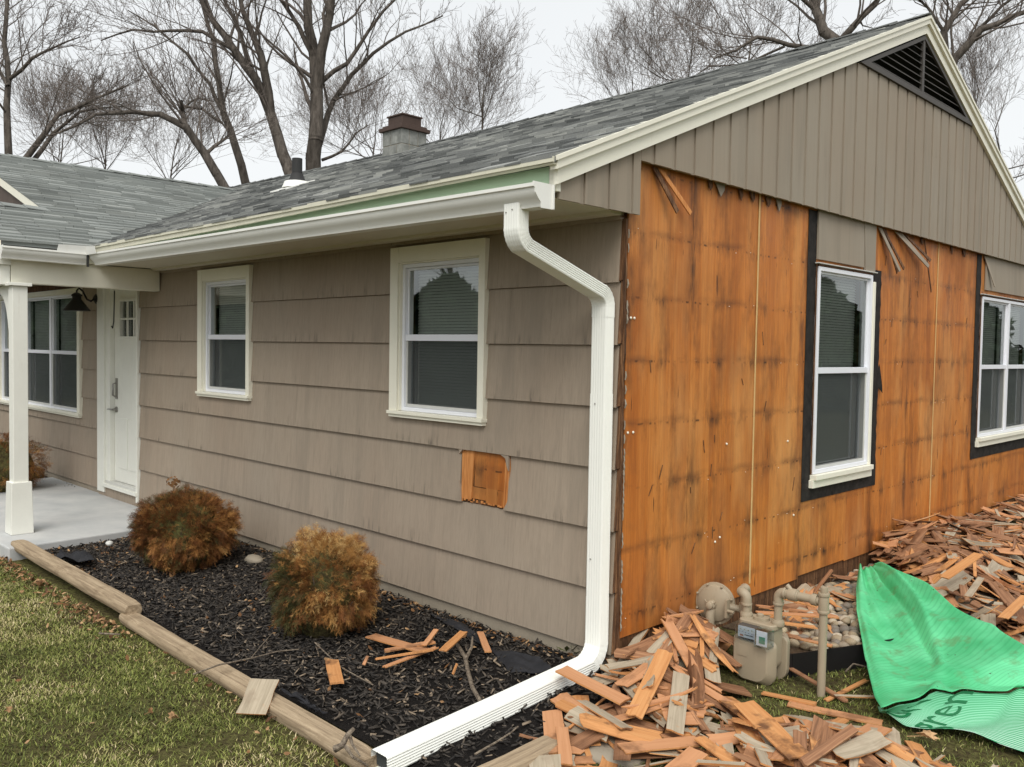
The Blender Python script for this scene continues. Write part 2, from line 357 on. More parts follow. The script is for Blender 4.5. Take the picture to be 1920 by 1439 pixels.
m = N('grass_blades', .6, .25); t = m.attr('tone')
m.col(m.ramp(t, [(0, srgb(66, 72, 34)), (.35, srgb(108, 116, 54)), (.55, srgb(140, 146, 76)), (.66, srgb(156, 150, 96)), (.82, srgb(182, 168, 122)), (1, srgb(208, 194, 154))])); m.p.inputs['Subsurface Weight'].default_value = 0; MAT['grass'] = m.m
m = N('dead_leaf', .7, .2); t = m.attr('tone'); b = m.noise(m.pos(), 60, 3, .6)
c = m.ramp(t, [(0, srgb(84, 58, 38)), (.5, srgb(132, 96, 62)), (1, srgb(190, 156, 116))]); m.col(m.mix(m.ramp(b, [(.4, .4), (.6, 0)]), c, srgb(70, 48, 32))); MAT['leaf'] = m.m
m = N('river_stone', .6, .35); oi = m.n('ShaderNodeObjectInfo').outputs['Random']; b = m.noise(m.n('ShaderNodeTexCoord').outputs['Object'], 22, 5, .65)
c = m.ramp(oi, [(0, srgb(108, 104, 100)), (.25, srgb(150, 138, 120)), (.5, srgb(176, 158, 128)), (.7, srgb(130, 122, 112)), (.85, srgb(196, 178, 146)), (1, srgb(210, 202, 186))])
m.col(m.mix(m.ramp(b, [(.4, .5), (.65, 0)]), c, srgb(96, 86, 74))); m.bump(b, .3, .004); MAT['stone'] = m.m
m = N('brown_dirt', .95, .1); b = m.noise(m.pos(), 40, 5, .7); m.col(m.ramp(b, [(.3, srgb(56, 46, 38)), (.7, srgb(104, 88, 70))])); m.bump(b, .8, .02); MAT['dirt'] = m.m
# plants and bark
m = N('bark', .9, .15); t = m.attr('tone'); b = m.noise(m.scale(m.pos(), (6, 6, 1.5)), 2, 5, .7)
m.col(m.mix(m.ramp(t, [(0, 0), (1, 1)]), m.ramp(b, [(.35, srgb(62, 57, 52)), (.65, srgb(104, 97, 90))]), srgb(128, 118, 112))); m.bump(b, .8, .03); MAT['bark'] = m.m
m = N('stick_bark', .85, .2); b = m.noise(m.pos(), 60, 5, .7); m.col(m.ramp(b, [(.35, srgb(76, 66, 58)), (.65, srgb(140, 128, 112))])); m.bump(b, .8, .004); MAT['stick'] = m.m
m = N('arborvitae_spray', .7, .25); t = m.attr('tone')
m.col(m.ramp(t, [(0, srgb(50, 56, 32)), (.24, srgb(82, 78, 40)), (.36, srgb(88, 54, 32)), (.55, srgb(132, 84, 44)), (.78, srgb(180, 134, 74)), (1, srgb(216, 182, 122))])); MAT['spray'] = m.m
m = N('evergreen_needles', .8, .15); t = m.attr('tone'); m.col(m.ramp(t, [(0, (.012, .022, .012)), (1, (.045, .075, .035))])); MAT['evergreen'] = m.m
m = N('weed_leaf', .6, .3); m.col(srgb(86, 92, 52)); MAT['weed'] = m.m

# ================================================================== GROUND
BEDX, BEDY = 0.30, -1.36
def sstep(a, b, v): t = np.clip((v - a) / (b - a), 0, 1); return t * t * (3 - 2 * t)
def ground_z(x, y):
    x = np.asarray(x, float); y = np.asarray(y, float)
    z = 0.012 * np.sin(x * 1.7 + .4) * np.cos(y * 1.3) - .01
    side = sstep(.2, 2.5, y) * sstep(1.6, .1, x) * (x > -.2); z = z + .05 * side * (1 - sstep(.9, 1.2, y) * sstep(5.5, 4, y) * sstep(.9, .6, x))
    bed = sstep(BEDY - .05, BEDY + .25, y) * sstep(BEDX + .1, BEDX - .15, x) * sstep(-13, -12.5, x)
    z = z + bed * (.035 + .05 * sstep(-.9, 0, y))
    return z
xs = np.concatenate([-np.geomspace(160, 11.5, 18), np.arange(-11, 6.01, .1), np.geomspace(6.5, 160, 18)])
ys = np.concatenate([-np.geomspace(160, 5.5, 18), np.arange(-5, 11.01, .1), np.geomspace(11.5, 160, 18)])
gx, gy = np.meshgrid(xs, ys); gz = ground_z(gx, gy)
V = np.stack([gx.ravel(), gy.ravel(), gz.ravel()], 1); nx = len(xs); ny = len(ys)
ii = (np.arange(ny - 1)[:, None] * nx + np.arange(nx - 1)[None]).ravel()
F = np.stack([ii, ii + 1, ii + 1 + nx, ii + nx], 1)
big_mesh('lawn_ground', V, F, MAT['soil'], smooth=True, kind='structure')
# mulch bed sheet
mx_, my_ = np.meshgrid(np.arange(-12, BEDX + .01, .1), np.arange(BEDY + .02, .06, .07))
mzz = ground_z(mx_, my_) + .012
V = np.stack([mx_.ravel(), my_.ravel(), mzz.ravel()], 1); nx = mx_.shape[1]; ny = mx_.shape[0]
ii = (np.arange(ny - 1)[:, None] * nx + np.arange(nx - 1)[None]).ravel()
bed_o = big_mesh('mulch_bed', V, np.stack([ii, ii + 1, ii + 1 + nx, ii + nx], 1), MAT['mulchsoil'], smooth=True, kind='structure')
# porch slab
s = MB(); s.prism([(-8.6, -1.50, -.1), (-4.88, -1.50, -.1), (-5.0, .0, -.1), (-8.6, .0, -.1)], (0, 0, .2))
s.build('porch_slab', MAT['slab'], bevel=.012, kind='structure')

# ================================================================== HOUSE
house = thing('house', 'single storey taupe house with its gable wall stripped to orange plywood', 'house')
def part(name): 
    o = bpy.data.objects.new(name, None); C0.objects.link(o); o.parent = house; o.empty_display_size = .1; return o
RY, RZ, EY, EZ = 3.70, 4.42, -0.66, 2.60
SL = (RZ - EZ) / (RY - EY)
def roofz(x, y):
    y2 = y if y <= RY else 2 * RY - y
    sag = .07 * math.sin(math.pi * min(max(-x / 11.5, 0), 1)) * min(max((y2 - EY) / (RY - EY), 0), 1)
    return RZ - (RY - y2) * SL - sag
WX, WZ, WS, WR = -5.40, 2.58, .345, -9.8            # wing eave x, z, slope, ridge x
def wingz(x): return WZ + WS * (WX - x) if x >= WR else WZ + WS * (WX - WR) - WS * (WR - x)

def cut(rects, h):
    out = []
    for (a, b, c, d) in rects:
        if h[0] >= b or h[1] <= a or h[2] >= d or h[3] <= c: out.append((a, b, c, d)); continue
        if h[0] > a: out.append((a, h[0], c, d))
        if h[1] < b: out.append((h[1], b, c, d))
        a2, b2 = max(a, h[0]), min(b, h[1])
        if h[2] > c: out.append((a2, b2, c, h[2]))
        if h[3] < d: out.append((a2, b2, h[3], d))
    return out
FW = [(-4.62, -3.80, 1.30, 2.33), (-1.84, -1.03, 1.30, 2.33), (-7.0, -6.02, .12, 2.32), (-10.66, -7.60, .91, 2.28)]   # openings in the front wall
SW = [(2.08, 2.97, .90, 2.33), (5.47, 7.16, .95, 2.31)]                                                      # openings in the side wall
# wall core
front_wall = MB(); rects = [(-14.5, 0, -.25, 2.44)]
for h in FW: rects = cut(rects, h)
for a, b, c, d in rects: front_wall.box(a, min(b, -.022), .002, .12, c, d)
front_wall = front_wall.build('front_wall', MAT['splintwood'], house)
side_wall = MB(); rects = [(.12, 7.4, .16, 2.72)]
for h in SW: rects = cut(rects, h)
for a, b, c, d in rects: side_wall.box(-.12, -.016, a, b, c, d)
side_wall = side_wall.build('side_wall', MAT['splintwood'], house)
b = MB(); b.box(-14.5, -.0, 7.3, 7.42, -.2, 2.6); b.box(-14.6, -14.5, 0, 7.42, -.2, 4); b.box(-14.4, -.2, .15, 7.2, 2.46, 2.5)
b.box(-14.4, -.2, 3.4, 3.5, 0, 2.45); b.build('rear_wall', MAT['dark'], house)
b = MB(); b.box(-14.5, -.02, -.012, .001, -.2, .155); b.build('foundation', MAT['found'], house); b = MB(); b.box(-.03, -.018, .02, 7.4, -.2, .24); b.build('sill_plate', MAT['splintwood'], house)

# ---- front shakes, one by one
def shake(mb, x0, x1, z0, z1, zb, tone):
    yo = lambda z: -.030 + .020 * (z - zb) / .32
    mb.hexa([(x0, yo(z0), z0), (x1, yo(z0), z0), (x1, -.001, z0), (x0, -.001, z0), (x0, yo(z1), z1), (x1, yo(z1), z1), (x1, -.001, z1), (x0, -.001, z1)], tone)
r = random.Random(3)
holes = [(-4.67, -3.775, 1.295, 2.372), (-1.89, -1.005, 1.295, 2.372), (-7.06, -5.99, 0, 2.35), (-10.72, -7.565, .89, 2.42), (-1.215, -.80, .80, 1.118)]
for k in range(8):
    zb = .16 + .32 * k; zt = min(zb + .318, 2.435)
    x = -11.3 + r.uniform(0, .3); js = [x]
    while x < -.03:
        x += r.choice([.3, .36, .42, .5, .58, .66]) * r.uniform(.85, 1.15); js.append(min(x, -.025))
    for a, b_ in zip(js[:-1], js[1:]):
        if b_ - a < .04: continue
        if -8.0 < a < -7.7 and zb > 2.2: continue
        rr = [(a + .0005, b_ - .0005, zb, zt)]
        for h in holes: rr = cut(rr, h)
        dz = r.uniform(-.0008, .0008); tn = r.uniform(.25, .75)
        for q in rr:
            if q[1] - q[0] < .01 or q[3] - q[2] < .01: continue
            mb = MB(); shake(mb, q[0], q[1], q[2] + dz, q[3], zb, tn); mb.build('siding_board', MAT['shake'], front_wall)
# shadow-gap frieze board under soffit and beaded corner
b = MB(); b.box(-5.48, -.02, -.034, -.002, 2.395, 2.436); b.build('frieze_board', MAT['shake'], house)
# torn hole in one course: bare wood behind
hz0, hz1 = .80, 1.118
tw = MB(); tw.prism([(-1.205, -.019, hz0 + .02), (-1.12, -.019, hz0 + .022), (-1.10, -.012, hz1 - .002), (-1.21, -.012, hz1 - .002)], (0, .012, 0), .8)
tw.build('exposed_shake', MAT['freshwood'], front_wall, label='pale bare wood strip left in the torn hole')
tw = MB(); 
for q, tn in [((-1.118, -1.0, .83, .90), .7), ((-.998, -.90, .815, .905), .75), ((-1.10, -.84, .905, 1.116), .4), ((-.898, -.84, .81, .903), .6)]:
    tw.box(q[0], q[1], -.009, -.002, q[2], q[3], tn)
tw.build('exposed_sheathing', MAT['ply'], front_wall)
for x0, x1, w in [(-.845, -.822, .02), (-.83, -.80, .03), (-.815, -.80, .01)]:
    t2 = MB(); t2.prism([(x0, -.016, .812), (x0 + w * .6, -.018, .81), (x1 + .012, -.02, 1.05), (x1 + .004, -.014, 1.115), (x0 + .01, -.014, 1.07)], (0, .008, 0), r.random()); t2.build('splinter', MAT['freshwood'], front_wall)
t2 = MB()
for i in range(14):
    xx = -1.2 + i * .028 + r.uniform(-.01, .01); zz = .806 + .01 * r.random(); t2.box(xx, xx + r.uniform(.006, .02), -.022, -.015, zz, zz + r.uniform(.004, .016))
t2.build('torn_paint_edge', MAT['freshwood'], front_wall, kind='stuff')
for pg in ([(-1.222, 1.09), (-1.19, 1.118), (-1.222, 1.118)], [(-.86, 1.118), (-.797, 1.118), (-.797, 1.03), (-.812, 1.06), (-.822, 1.10)], [(-.797, .80), (-.797, .86), (-.808, .84), (-.835, .80)], [(-1.222, .80), (-1.20, .80), (-1.206, .88), (-1.222, .93)]):
    t2 = MB(); t2.prism([(x_, -.028, z_) for x_, z_ in pg], (0, .02, 0), .5); t2.build('torn_shake_edge', MAT['shake'], front_wall)
# raw corner: ends of shakes, corner strip and caulk
for k in range(8):
    zb = .16 + .32 * k; zt = min(zb + .31, 2.42); kx = r.uniform(-.004, .012)
    t2 = MB(); t2.prism([(-.024, -.026, zb + .005), (-.006 + kx * .3, -.024, zb + .01), (-.012 + kx, -.012, zt - .01), (-.024, -.01, zt)], (0, .014, 0), .2)
    t2.build('corner_splinter', MAT['splintwood'], front_wall)
poly = []; n = 46
for i in range(n): poly.append((-.020 + r.uniform(-.003, .003), -.0, .2 + 2.2 * i / (n - 1)))
for i in range(n - 1, -1, -1): poly.append((.006 + r.uniform(-.004, .006), -.0, .2 + 2.2 * i / (n - 1)))
t2 = MB(); t2.prism(poly, (0, -.014, 0)); t2.build('corner_strip', MAT['splintwood'], front_wall)
t2 = MB()
for i in range(60):
    zz = .25 + i * .036; 
    if r.random() < (.35 if zz > 1.3 else .85): t2.tube([(.008, .004 + r.uniform(-.003, .003), zz), (.010 + r.uniform(0, .004), .003, zz + .02), (.008, .004, zz + .045)], [.003, r.uniform(.003, .0055), .003], 6)
t2.build('caulk_bead', MAT['oldcaulk'], side_wall, kind='stuff')

# ---- plywood sheathing panels
felt3 = (1.955, 3.15, .74, 2.69); 
ybs = [0.012, .60, 1.30, 1.95, 2.66, 3.09, 3.74, 4.33, 5.42, 6.2, 7.38]
for a, b_ in zip(ybs[:-1], ybs[1:]):
    rr = [(a + .0015, b_ - .0015, .235 + r.uniform(-.03, .01), 2.715)]
    for h in SW: rr = cut(rr, h)
    tn = {0.012: .35, .60: .42, 1.30: .5, 1.95: .62, 2.66: .3, 3.09: .55, 3.74: .5, 4.33: .45}.get(a, r.uniform(.35, .6))
    for q in rr:
        if q[3] - q[2] < .01: continue
        mb = MB(); d = r.uniform(0, .002); mb.box(-.012 - d, -d, q[0], q[1], q[2], q[3], tn); mb.build('sheathing_panel', MAT['ply'], side_wall)
for yy in (1.31, 4.335):
    t2 = MB(); t2.prism([(0.0, yy - .008, .3), (0.0, yy + .007, .3), (0.0, yy + .004, 1.5), (0, yy + .008, 2.70), (0, yy - .006, 2.70), (0, yy - .007, 1.4)], (.0035, 0, 0)); t2.build('pale_seam_strip', MAT['caulk'], side_wall)
# nails with torn shake washers
t2 = MB()
for i in range(50):
    yy = r.uniform(.05, 5.3); zz = .35 + .33 * r.randrange(0, 7) + r.uniform(-.02, .03)
    if 1.9 < yy < 3.2 and zz > .7: continue
    q = r.uniform(.002, .004); t2.box(0, .003, yy, yy + q * 1.6, zz, zz + q, 1)
for yy, zz in [(.045, 1.90), (.075, 1.90), (.04, 1.31), (.085, 1.31), (1.0, 1.19), (1.75, 1.16), (.9, .62), (.95, .64), (1.86, .66)]: t2.lathe((.0, yy, zz), (1, 0, 0), [(.007, 0), (.007, .004), (.003, .007)], 8)
t2.build('nails', MAT['cream'], side_wall, kind='stuff')
# thin black nail weeps torn out as splinters
for i in range(26):
    yy = r.choice([r.uniform(.05, 1.9), r.uniform(3.2, 5.3)]); zz = r.uniform(.5, 2.55); t2 = MB(); ln = r.uniform(.03, .09); sl = r.uniform(-.03, .03)
    t2.prism([(0, yy, zz), (0, yy + .005, zz), (.004, yy + sl + .003, zz + ln), (.002, yy + sl, zz + ln)], (.002, 0, 0)); t2.build('wood_sliver', MAT['splintwood'], side_wall)

# ---- felt paper round side windows
def ragged(y0, y1, z0, z1, amp, step=.05, sides='LR'):
    pts = []; n = max(2, int((z1 - z0) / step))
    for i in range(n + 1): pts.append((y1 + (r.uniform(-amp, amp) if 'R' in sides else 0), z0 + (z1 - z0) * i / n))
    for i in range(n, -1, -1): pts.append((y0 + (r.uniform(-amp, amp) if 'L' in sides else 0), z0 + (z1 - z0) * i / n))
    return pts
def felt(y0, y1, z0, z1, amp=.006, sides='LR', x=.001, th=.002):
    t = MB(); t.prism([(x, a, c) for a, c in ragged(y0, y1, z0, z1, amp, .05, sides)], (th, 0, 0)); t.build('felt_strip', MAT['felt'], side_wall)
felt(1.955, 2.075, .86, 2.69, .004, 'R'); felt(2.985, 3.155, .86, 2.37, .012, 'R'); felt(1.957, 3.153, .735, .868, .003, 'LR', .0035)
felt(5.33, 5.46, .9, 2.69, .01, 'R'); felt(5.332, 7.4, .76, .918, .01, 'L', .0035)
t2 = MB(); t2.prism([(.003, 3.12, 1.52), (.003, 3.17, 1.66), (.004, 3.21, 1.55), (.02, 3.19, 1.50), (.02, 3.20, 1.44), (.004, 3.16, 1.48), (.002, 3.13, 1.40)], (.002, 0, 0)); t2.build('felt_flap', MAT['felt'], side_wall)
# ---- taupe shakes still above side windows
def shake_side(y0, y1, z0, z1, tn, x0=.004, x1=.02):
    t = MB(); t.hexa([(x0, y0, z0), (x1, y0, z0), (x1, y1, z0), (x0, y1, z0), (x0, y0, z1), (x0 + .01, y0, z1), (x0 + .01, y1, z1), (x0, y1, z1)], tn); t.build('siding_board', MAT['gable'], side_wall)
shake_side(2.075, 2.80, 2.37, 2.705, .45); t3 = MB(); t3.prism([(.004, 2.83, 2.35), (.004, 3.0, 2.35), (.004, 3.0, 2.70), (.004, 2.79, 2.70)], (.016, 0, 0), .35); t3.build('siding_board', MAT['gable'], side_wall)
shake_side(5.56, 7.4, 2.37, 2.705, .4)
def splint(poly, off, mat, lab=None):
    t = MB(); t.prism(poly, off, r.random()); o = t.build('hanging_splinter', mat, side_wall)
    if lab: o['label'] = lab
for (y0, y1, w, zb, tip, mt) in [(.19, .33, .045, 2.46, .06, 'splintwood'), (.24, .47, .045, 2.47, .05, 'freshwood'), (3.06, 3.30, .06, 2.37, .07, 'gable'), (3.13, 3.36, .04, 2.39, .08, 'splintwood'), (3.17, 3.34, .03, 2.36, .04, 'splintwood'),
                            (3.37, 3.80, .07, 2.44, .10, 'gable'), (3.45, 3.90, .07, 2.46, .06, 'gable'), (3.55, 3.93, .06, 2.50, .07, 'splintwood'), (5.50, 5.68, .06, 2.40, .05, 'gable'), (3.98, 4.10, .012, 2.26, .03, 'splintwood')]:
    splint([(.004, y0, 2.69), (.004, y0 + w, 2.69), (tip, y1 + w * .6, zb + .02), (tip, y1 + w * .2, zb)], (.007, 0, .0), MAT[mt])
for yy in (.72, .80, 1.05, 1.18, 1.36, 1.5, 3.9, 4.6, 4.9):
    w = r.uniform(.04, .11); t = MB(); t.prism([(.004, yy, 2.70), (.004, yy + w, 2.70), (.008, yy + w * .9, 2.665), (.01, yy + w * .5, 2.65 - r.uniform(0, .03)), (.006, yy + w * .2, 2.67)], (.005, 0, 0), r.random()); t.build('torn_stub', MAT[r.choice(['gable', 'splintwood', 'splintwood'])], side_wall)

# ---- gable: vertical boards over a backing, vent, rake
gable = part('gable')
gx0, gx1 = .038, .052
def gb_top(y): return roofz(0, y) - .13
VB = 3.775; VYL, VYR = RY - (roofz(0, RY) - .145 - VB) / SL, RY + (roofz(0, RY) - .145 - VB) / SL
t = MB(); t.prism([(.006, -.56, 2.43), (.006, .03, 2.43), (.006, .03, 2.70), (.006, 8.0, 2.70), (.006, 8.02, gb_top(8.02)), (.006, VYR, gb_top(VYR)), (.006, VYR, VB), (.006, VYL, VB), (.006, VYL, gb_top(VYL)), (.006, -.56, gb_top(-.56))], (gx0 - .006, 0, 0), .4)
t.build('backing_panel', MAT['gable'], gable)
y = -.575; i = 0
while y < 7.9:
    w = (.148, .034)[i % 2] * r.uniform(.97, 1.03) if i % 2 == 0 else .034
    xo = gx1 if i % 2 == 0 else gx0 + .005
    y1 = min(y + w, 8.0); 
    segs = [y, y1]
    for c in (VYL, VYR, .036):
        if y < c < y1: segs.insert(-1, c)
    for a, b_ in zip(segs[:-1], segs[1:]):
        if b_ - a < .004: continue
        mid = (a + b_) / 2; zb = 2.418 if mid < .036 else 2.692
        zt = (lambda q: VB - .002) if VYL < mid < VYR else gb_top
        pk = []
        if not (VYL < mid < VYR) and a < RY < b_: pk = [(gx0 + .001, RY, gb_top(RY))]
        t = MB(); t.prism([(gx0 + .001, a + .001, zb), (gx0 + .001, b_ - .001, zb), (gx0 + .001, b_ - .001, zt(b_))] + pk + [(gx0 + .001, a + .001, zt(a))], (xo - gx0, 0, 0), r.uniform(.3, .7))
        t.build('gable_board', MAT['gable'], gable)
    y = y1; i += 1
# vent
vent = part('gable_vent'); 
def tri(ins, zb): # inner triangle inset
    zz = roofz(0, RY) - .125 - ins; return zb, RY - (zz - zb) / SL, RY + (zz - zb) / SL, zz
zb, yl, yr, za = tri(.03, VB); zb2, yl2, yr2, za2 = tri(.062, VB + .04)
def strip(p0, p1, q1, q0, x0, x1, name, mat, par):
    t = MB(); t.prism([(x0, *p0), (x0, *p1), (x0, *q1), (x0, *q0)], (x1 - x0, 0, 0)); return t.build(name, mat, par)
strip((yl, zb), (yr, zb), (yr2, zb2), (yl2, zb2), .052, .07, 'frame', MAT['louver'], vent)
strip((yl, zb), (yl2, zb2), (RY, za2), (RY, za), .0522, .068, 'frame', MAT['louver'], vent)
strip((yr, zb), (yr2, zb2), (RY, za2), (RY, za), .0522, .068, 'frame', MAT['louver'], vent)
t = MB(); t.box(.04, .062, RY - .02, RY + .02, zb2 + .001, za2 - .002); t.build('divider', MAT['louver'], vent)
t = MB(); t.prism([(-.05, yl, zb - .02), (-.05, yr, zb - .02), (-.05, RY, za)], (-.01, 0, 0)); t.build('vent_back', MAT['dark'], vent)
for k in range(9):
    z0 = zb2 + .012 + k * .052
    if z0 > za2 - .03: break
    hw = (za2 - z0) / SL + .02; hw2 = max((za2 - z0 - .03) / SL, .01)
    t = MB(); t.hexa([(.058, RY - hw, z0), (.058, RY + hw, z0), (.055, RY + hw, z0 + .006), (.055, RY - hw, z0 + .006), (.015, RY - hw2, z0 + .040), (.015, RY + hw2, z0 + .040), (.012, RY + hw2, z0 + .046), (.012, RY - hw2, z0 + .046)]); t.build('louver_slat', MAT['louver'], vent)
# rake boards
def rake(off0, off1, x0, x1, name, ya=-.60, yb=8.0, mat='cream', slope=1):
    n = 12
    for (a, b_) in ((ya, RY), (RY, yb)):
        t = MB(); t.prism([(x0, a, roofz(0, a) - off0), (x0, b_, roofz(0, b_) - off0), (x0, b_, roofz(0, b_) - off1), (x0, a, roofz(0, a) - off1)], (x1 - x0, 0, 0)); t.build(name, MAT[mat], house)
rake(.070, .142, .053, .078, 'rake_board', -.615, 8.0); rake(.030, .0695, .053, .098, 'rake_trim', -.64, 8.04); rake(.008, .0295, .053, .108, 'rake_drip_edge', -.65, 8.06)
t = MB(); t.prism([(.06, -.60, 2.45), (.06, -.575, 2.45), (.06, -.575, 2.60), (.06, -.60, 2.60)], (-.05, 0, 0)); t.build('fascia_end', MAT['cream'], house)

# ================================================================== ROOFS (deck + shingles)
main_roof = MB()
n = 24; xsr = [-.0 + .095] + [-14.0 * i / n for i in range(1, n + 1)]
for a, b_ in zip(xsr[:-1], xsr[1:]):
    for (p, q) in ((EY, RY), (RY, 2 * RY - EY)):
        m_ = (p + q) / 2
        for (u, v) in ((p, m_), (m_, q)):
            main_roof.hexa([(b_, u, roofz(b_, u) - .034), (a, u, roofz(a, u) - .034), (a, v, roofz(a, v) - .034), (b_, v, roofz(b_, v) - .034), (b_, u, roofz(b_, u) - .012), (a, u, roofz(a, u) - .012), (a, v, roofz(a, v) - .012), (b_, v, roofz(b_, v) - .012)])
main_roof = main_roof.build('main_roof', MAT['roof'], house)
wing_roof = MB()
def wslab(x0, x1, y0, y1): wing_roof.hexa([(x0, y0, wingz(x0) - .05), (x1, y0, wingz(x1) - .05), (x1, y1, wingz(x1) - .05), (x0, y1, wingz(x0) - .05), (x0, y0, wingz(x0) - .012), (x1, y0, wingz(x1) - .012), (x1, y1, wingz(x1) - .012), (x0, y1, wingz(x0) - .012)])
PRX = -6.78; PY = -1.42; GY = -.64
wslab(PRX, WX, PY, GY); wslab(WR, WX, GY, 2.9); wslab(-14.2, WR, GY, 2.9)
pz = wingz(PRX)
wing_roof.hexa([(-8.15, PY, WZ - .05), (PRX, PY, pz - .05), (PRX, GY, pz - .05), (-8.15, GY, WZ - .05), (-8.15, PY, WZ - .012), (PRX, PY, pz - .012), (PRX, GY, pz - .012), (-8.15, GY, WZ - .012)])
wing_roof = wing_roof.build('wing_roof', MAT['roof2'], house)

tabs = []   # (size, corners(8), tone, which)
def tab_main(x0, x1, s0, lift, ln, tn):
    ex = math.cos(math.atan(SL)); y0 = EY + s0 * ex; y1 = y0 + ln * ex
    if y1 > RY: y1 = RY
    w0 = .009 + lift; P = []
    for (x, y, o) in ((x0, y0, 0), (x1, y0, 0), (x1, y1, 0), (x0, y1, 0), (x0, y0, w0), (x1, y0, w0 + r.uniform(-.002, .002)), (x1, y1, .002), (x0, y1, .002)):
        P.append((x, y - (.0 if o == 0 else 0), roofz(x, y) - .012 + o))
    tabs.append((P, tn, 0))
EXPO = .128; r2 = random.Random(11)
for j in range(37):
    s0 = -.015 + j * EXPO; y0 = EY + s0 * math.cos(math.atan(SL))
    if y0 > RY - .03: break
    x = .095 + r2.uniform(-.0, .0)
    while x > -11.2:
        w = r2.choice([.09, .12, .16, .2]) * r2.uniform(.85, 1.15); x1 = x; x -= w
        xm = (x + x1) / 2
        if xm < WX + .05 and wingz(xm) > roofz(xm, y0 + .06) + .005: break
        tn = min(1, max(0, r2.choice([.1, .3, .45, .6, .75, .95]) * .8 + .22 * (math.sin(x * 2.1 + j * .9) * math.sin(x * .7 - j * .33 + 1)) + .08 + r2.uniform(-.08, .08)))
        tab_main(x, x1 - .002, s0 + r2.uniform(-.004, .004), r2.choice([0, .002, .006, .011]), EXPO + .012, tn)
def tab_wing(y0, y1, s0, lift, ln, tn, gap=.001):
    ex = math.cos(math.atan(WS)); x0 = WX + .02 - s0 * ex; x1 = x0 - ln * ex
    if x1 < WR: x1 = WR
    w0 = .008 + lift; P = []
    for (x, y, o) in ((x1, y0, 0), (x0, y0, 0), (x0, y1, 0), (x1, y1, 0), (x1, y0, .002), (x0, y0, w0), (x0, y1, w0 + r2.uniform(-.002, .002)), (x1, y1, .002)):
        P.append((x, y, wingz(x) - .012 + o))
    tabs.append((P, tn, 1))
for j in range(36):
    s0 = j * EXPO; x0 = WX + .02 - s0 * .945
    if x0 < WR + .03: break
    ystart = PY - .015 if x0 > PRX + .03 else GY - .015
    y = ystart
    while y < 3.2:
        w = r2.choice([.2, .26, .32]) * r2.uniform(.85, 1.15); y1 = y + w; ym = (y + y1) / 2
        if roofz(x0, ym) > wingz(x0 - .06) + .005 and ym > -.66: break
        tab_wing(y, y1 - .004, s0 + r2.uniform(-.004, .004), r2.choice([0.006, .010, .015, .019]), EXPO + .012, min(.97, max(0, r2.gauss(.5, .16))))
        y = y1
allp = np.array([t[0] for t in tabs]); pr = proj(allp.reshape(-1, 3)).reshape(len(tabs), 8, 3)
ok = (pr[:, :, 0].max(1) > 0) & (pr[:, :, 1].max(1) > 0) & (pr[:, :, 2].min(1) > 0)
area = np.zeros(len(tabs))
for i in range(len(tabs)):
    q = pr[i, [4, 5, 6, 7], :2]; area[i] = ok[i] * .5 * abs(np.dot(q[:, 0], np.roll(q[:, 1], 1)) - np.dot(q[:, 1], np.roll(q[:, 0], 1)))
big = set(np.argsort(-area)[:298].tolist()); rest = [MB(), MB()]
for i, (P, tn, wh) in enumerate(tabs):
    if i in big: MB().hexa(P, tn).build('shingle', MAT['roof' if wh == 0 else 'roof2'], main_roof if wh == 0 else wing_roof)
    else: rest[wh].hexa(P, tn)
rest[0].build('upper_shingles', MAT['roof'], main_roof, kind='stuff'); rest[1].build('upper_shingles', MAT['roof2'], wing_roof, kind='stuff')
# ridge caps
def capstrip(p0, p1, sx, sy, dz, mat, par, n):
    t = MB()
    for i in range(n):
        a = np.array(p0) + (np.array(p1) - np.array(p0)) * i / n; b_ = np.array(p0) + (np.array(p1) - np.array(p0)) * (i + 1.04) / n
        za = a[2] + .012; zb_ = b_[2] + .004
        for sg in (-1, 1):
            t.hexa([(a[0], a[1], za), (b_[0], b_[1], zb_), (b_[0] + sg * sx * .13, b_[1] + sg * sy * .13, zb_ - dz * .13), (a[0] + sg * sx * .13, a[1] + sg * sy * .13, za - dz * .13),
                    (a[0], a[1], za + .008), (b_[0], b_[1], zb_ + .006), (b_[0] + sg * sx * .13, b_[1] + sg * sy * .13, zb_ - dz * .13 + .008), (a[0] + sg * sx * .13, a[1] + sg * sy * .13, za - dz * .13 + .008)], r2.uniform(.3, .6))
    t.build('ridge_cap', mat, par)
for i in range(8):
    xa, xb = .1 - i * 1.55, .1 - (i + 1) * 1.55
    capstrip((xa, RY, roofz(xa, RY)), (xb, RY, roofz(xb, RY)), 0, 1, SL, MAT['roof'], main_roof, 6)
capstrip((WR, GY - .02, wingz(WR)), (WR, 2.9, wingz(WR)), 1, 0, WS, MAT['roof2'], wing_roof, 14)
capstrip((PRX, PY - .02, wingz(PRX)), (PRX, GY, wingz(PRX)), 1, 0, WS, MAT['roof2'], wing_roof, 4)

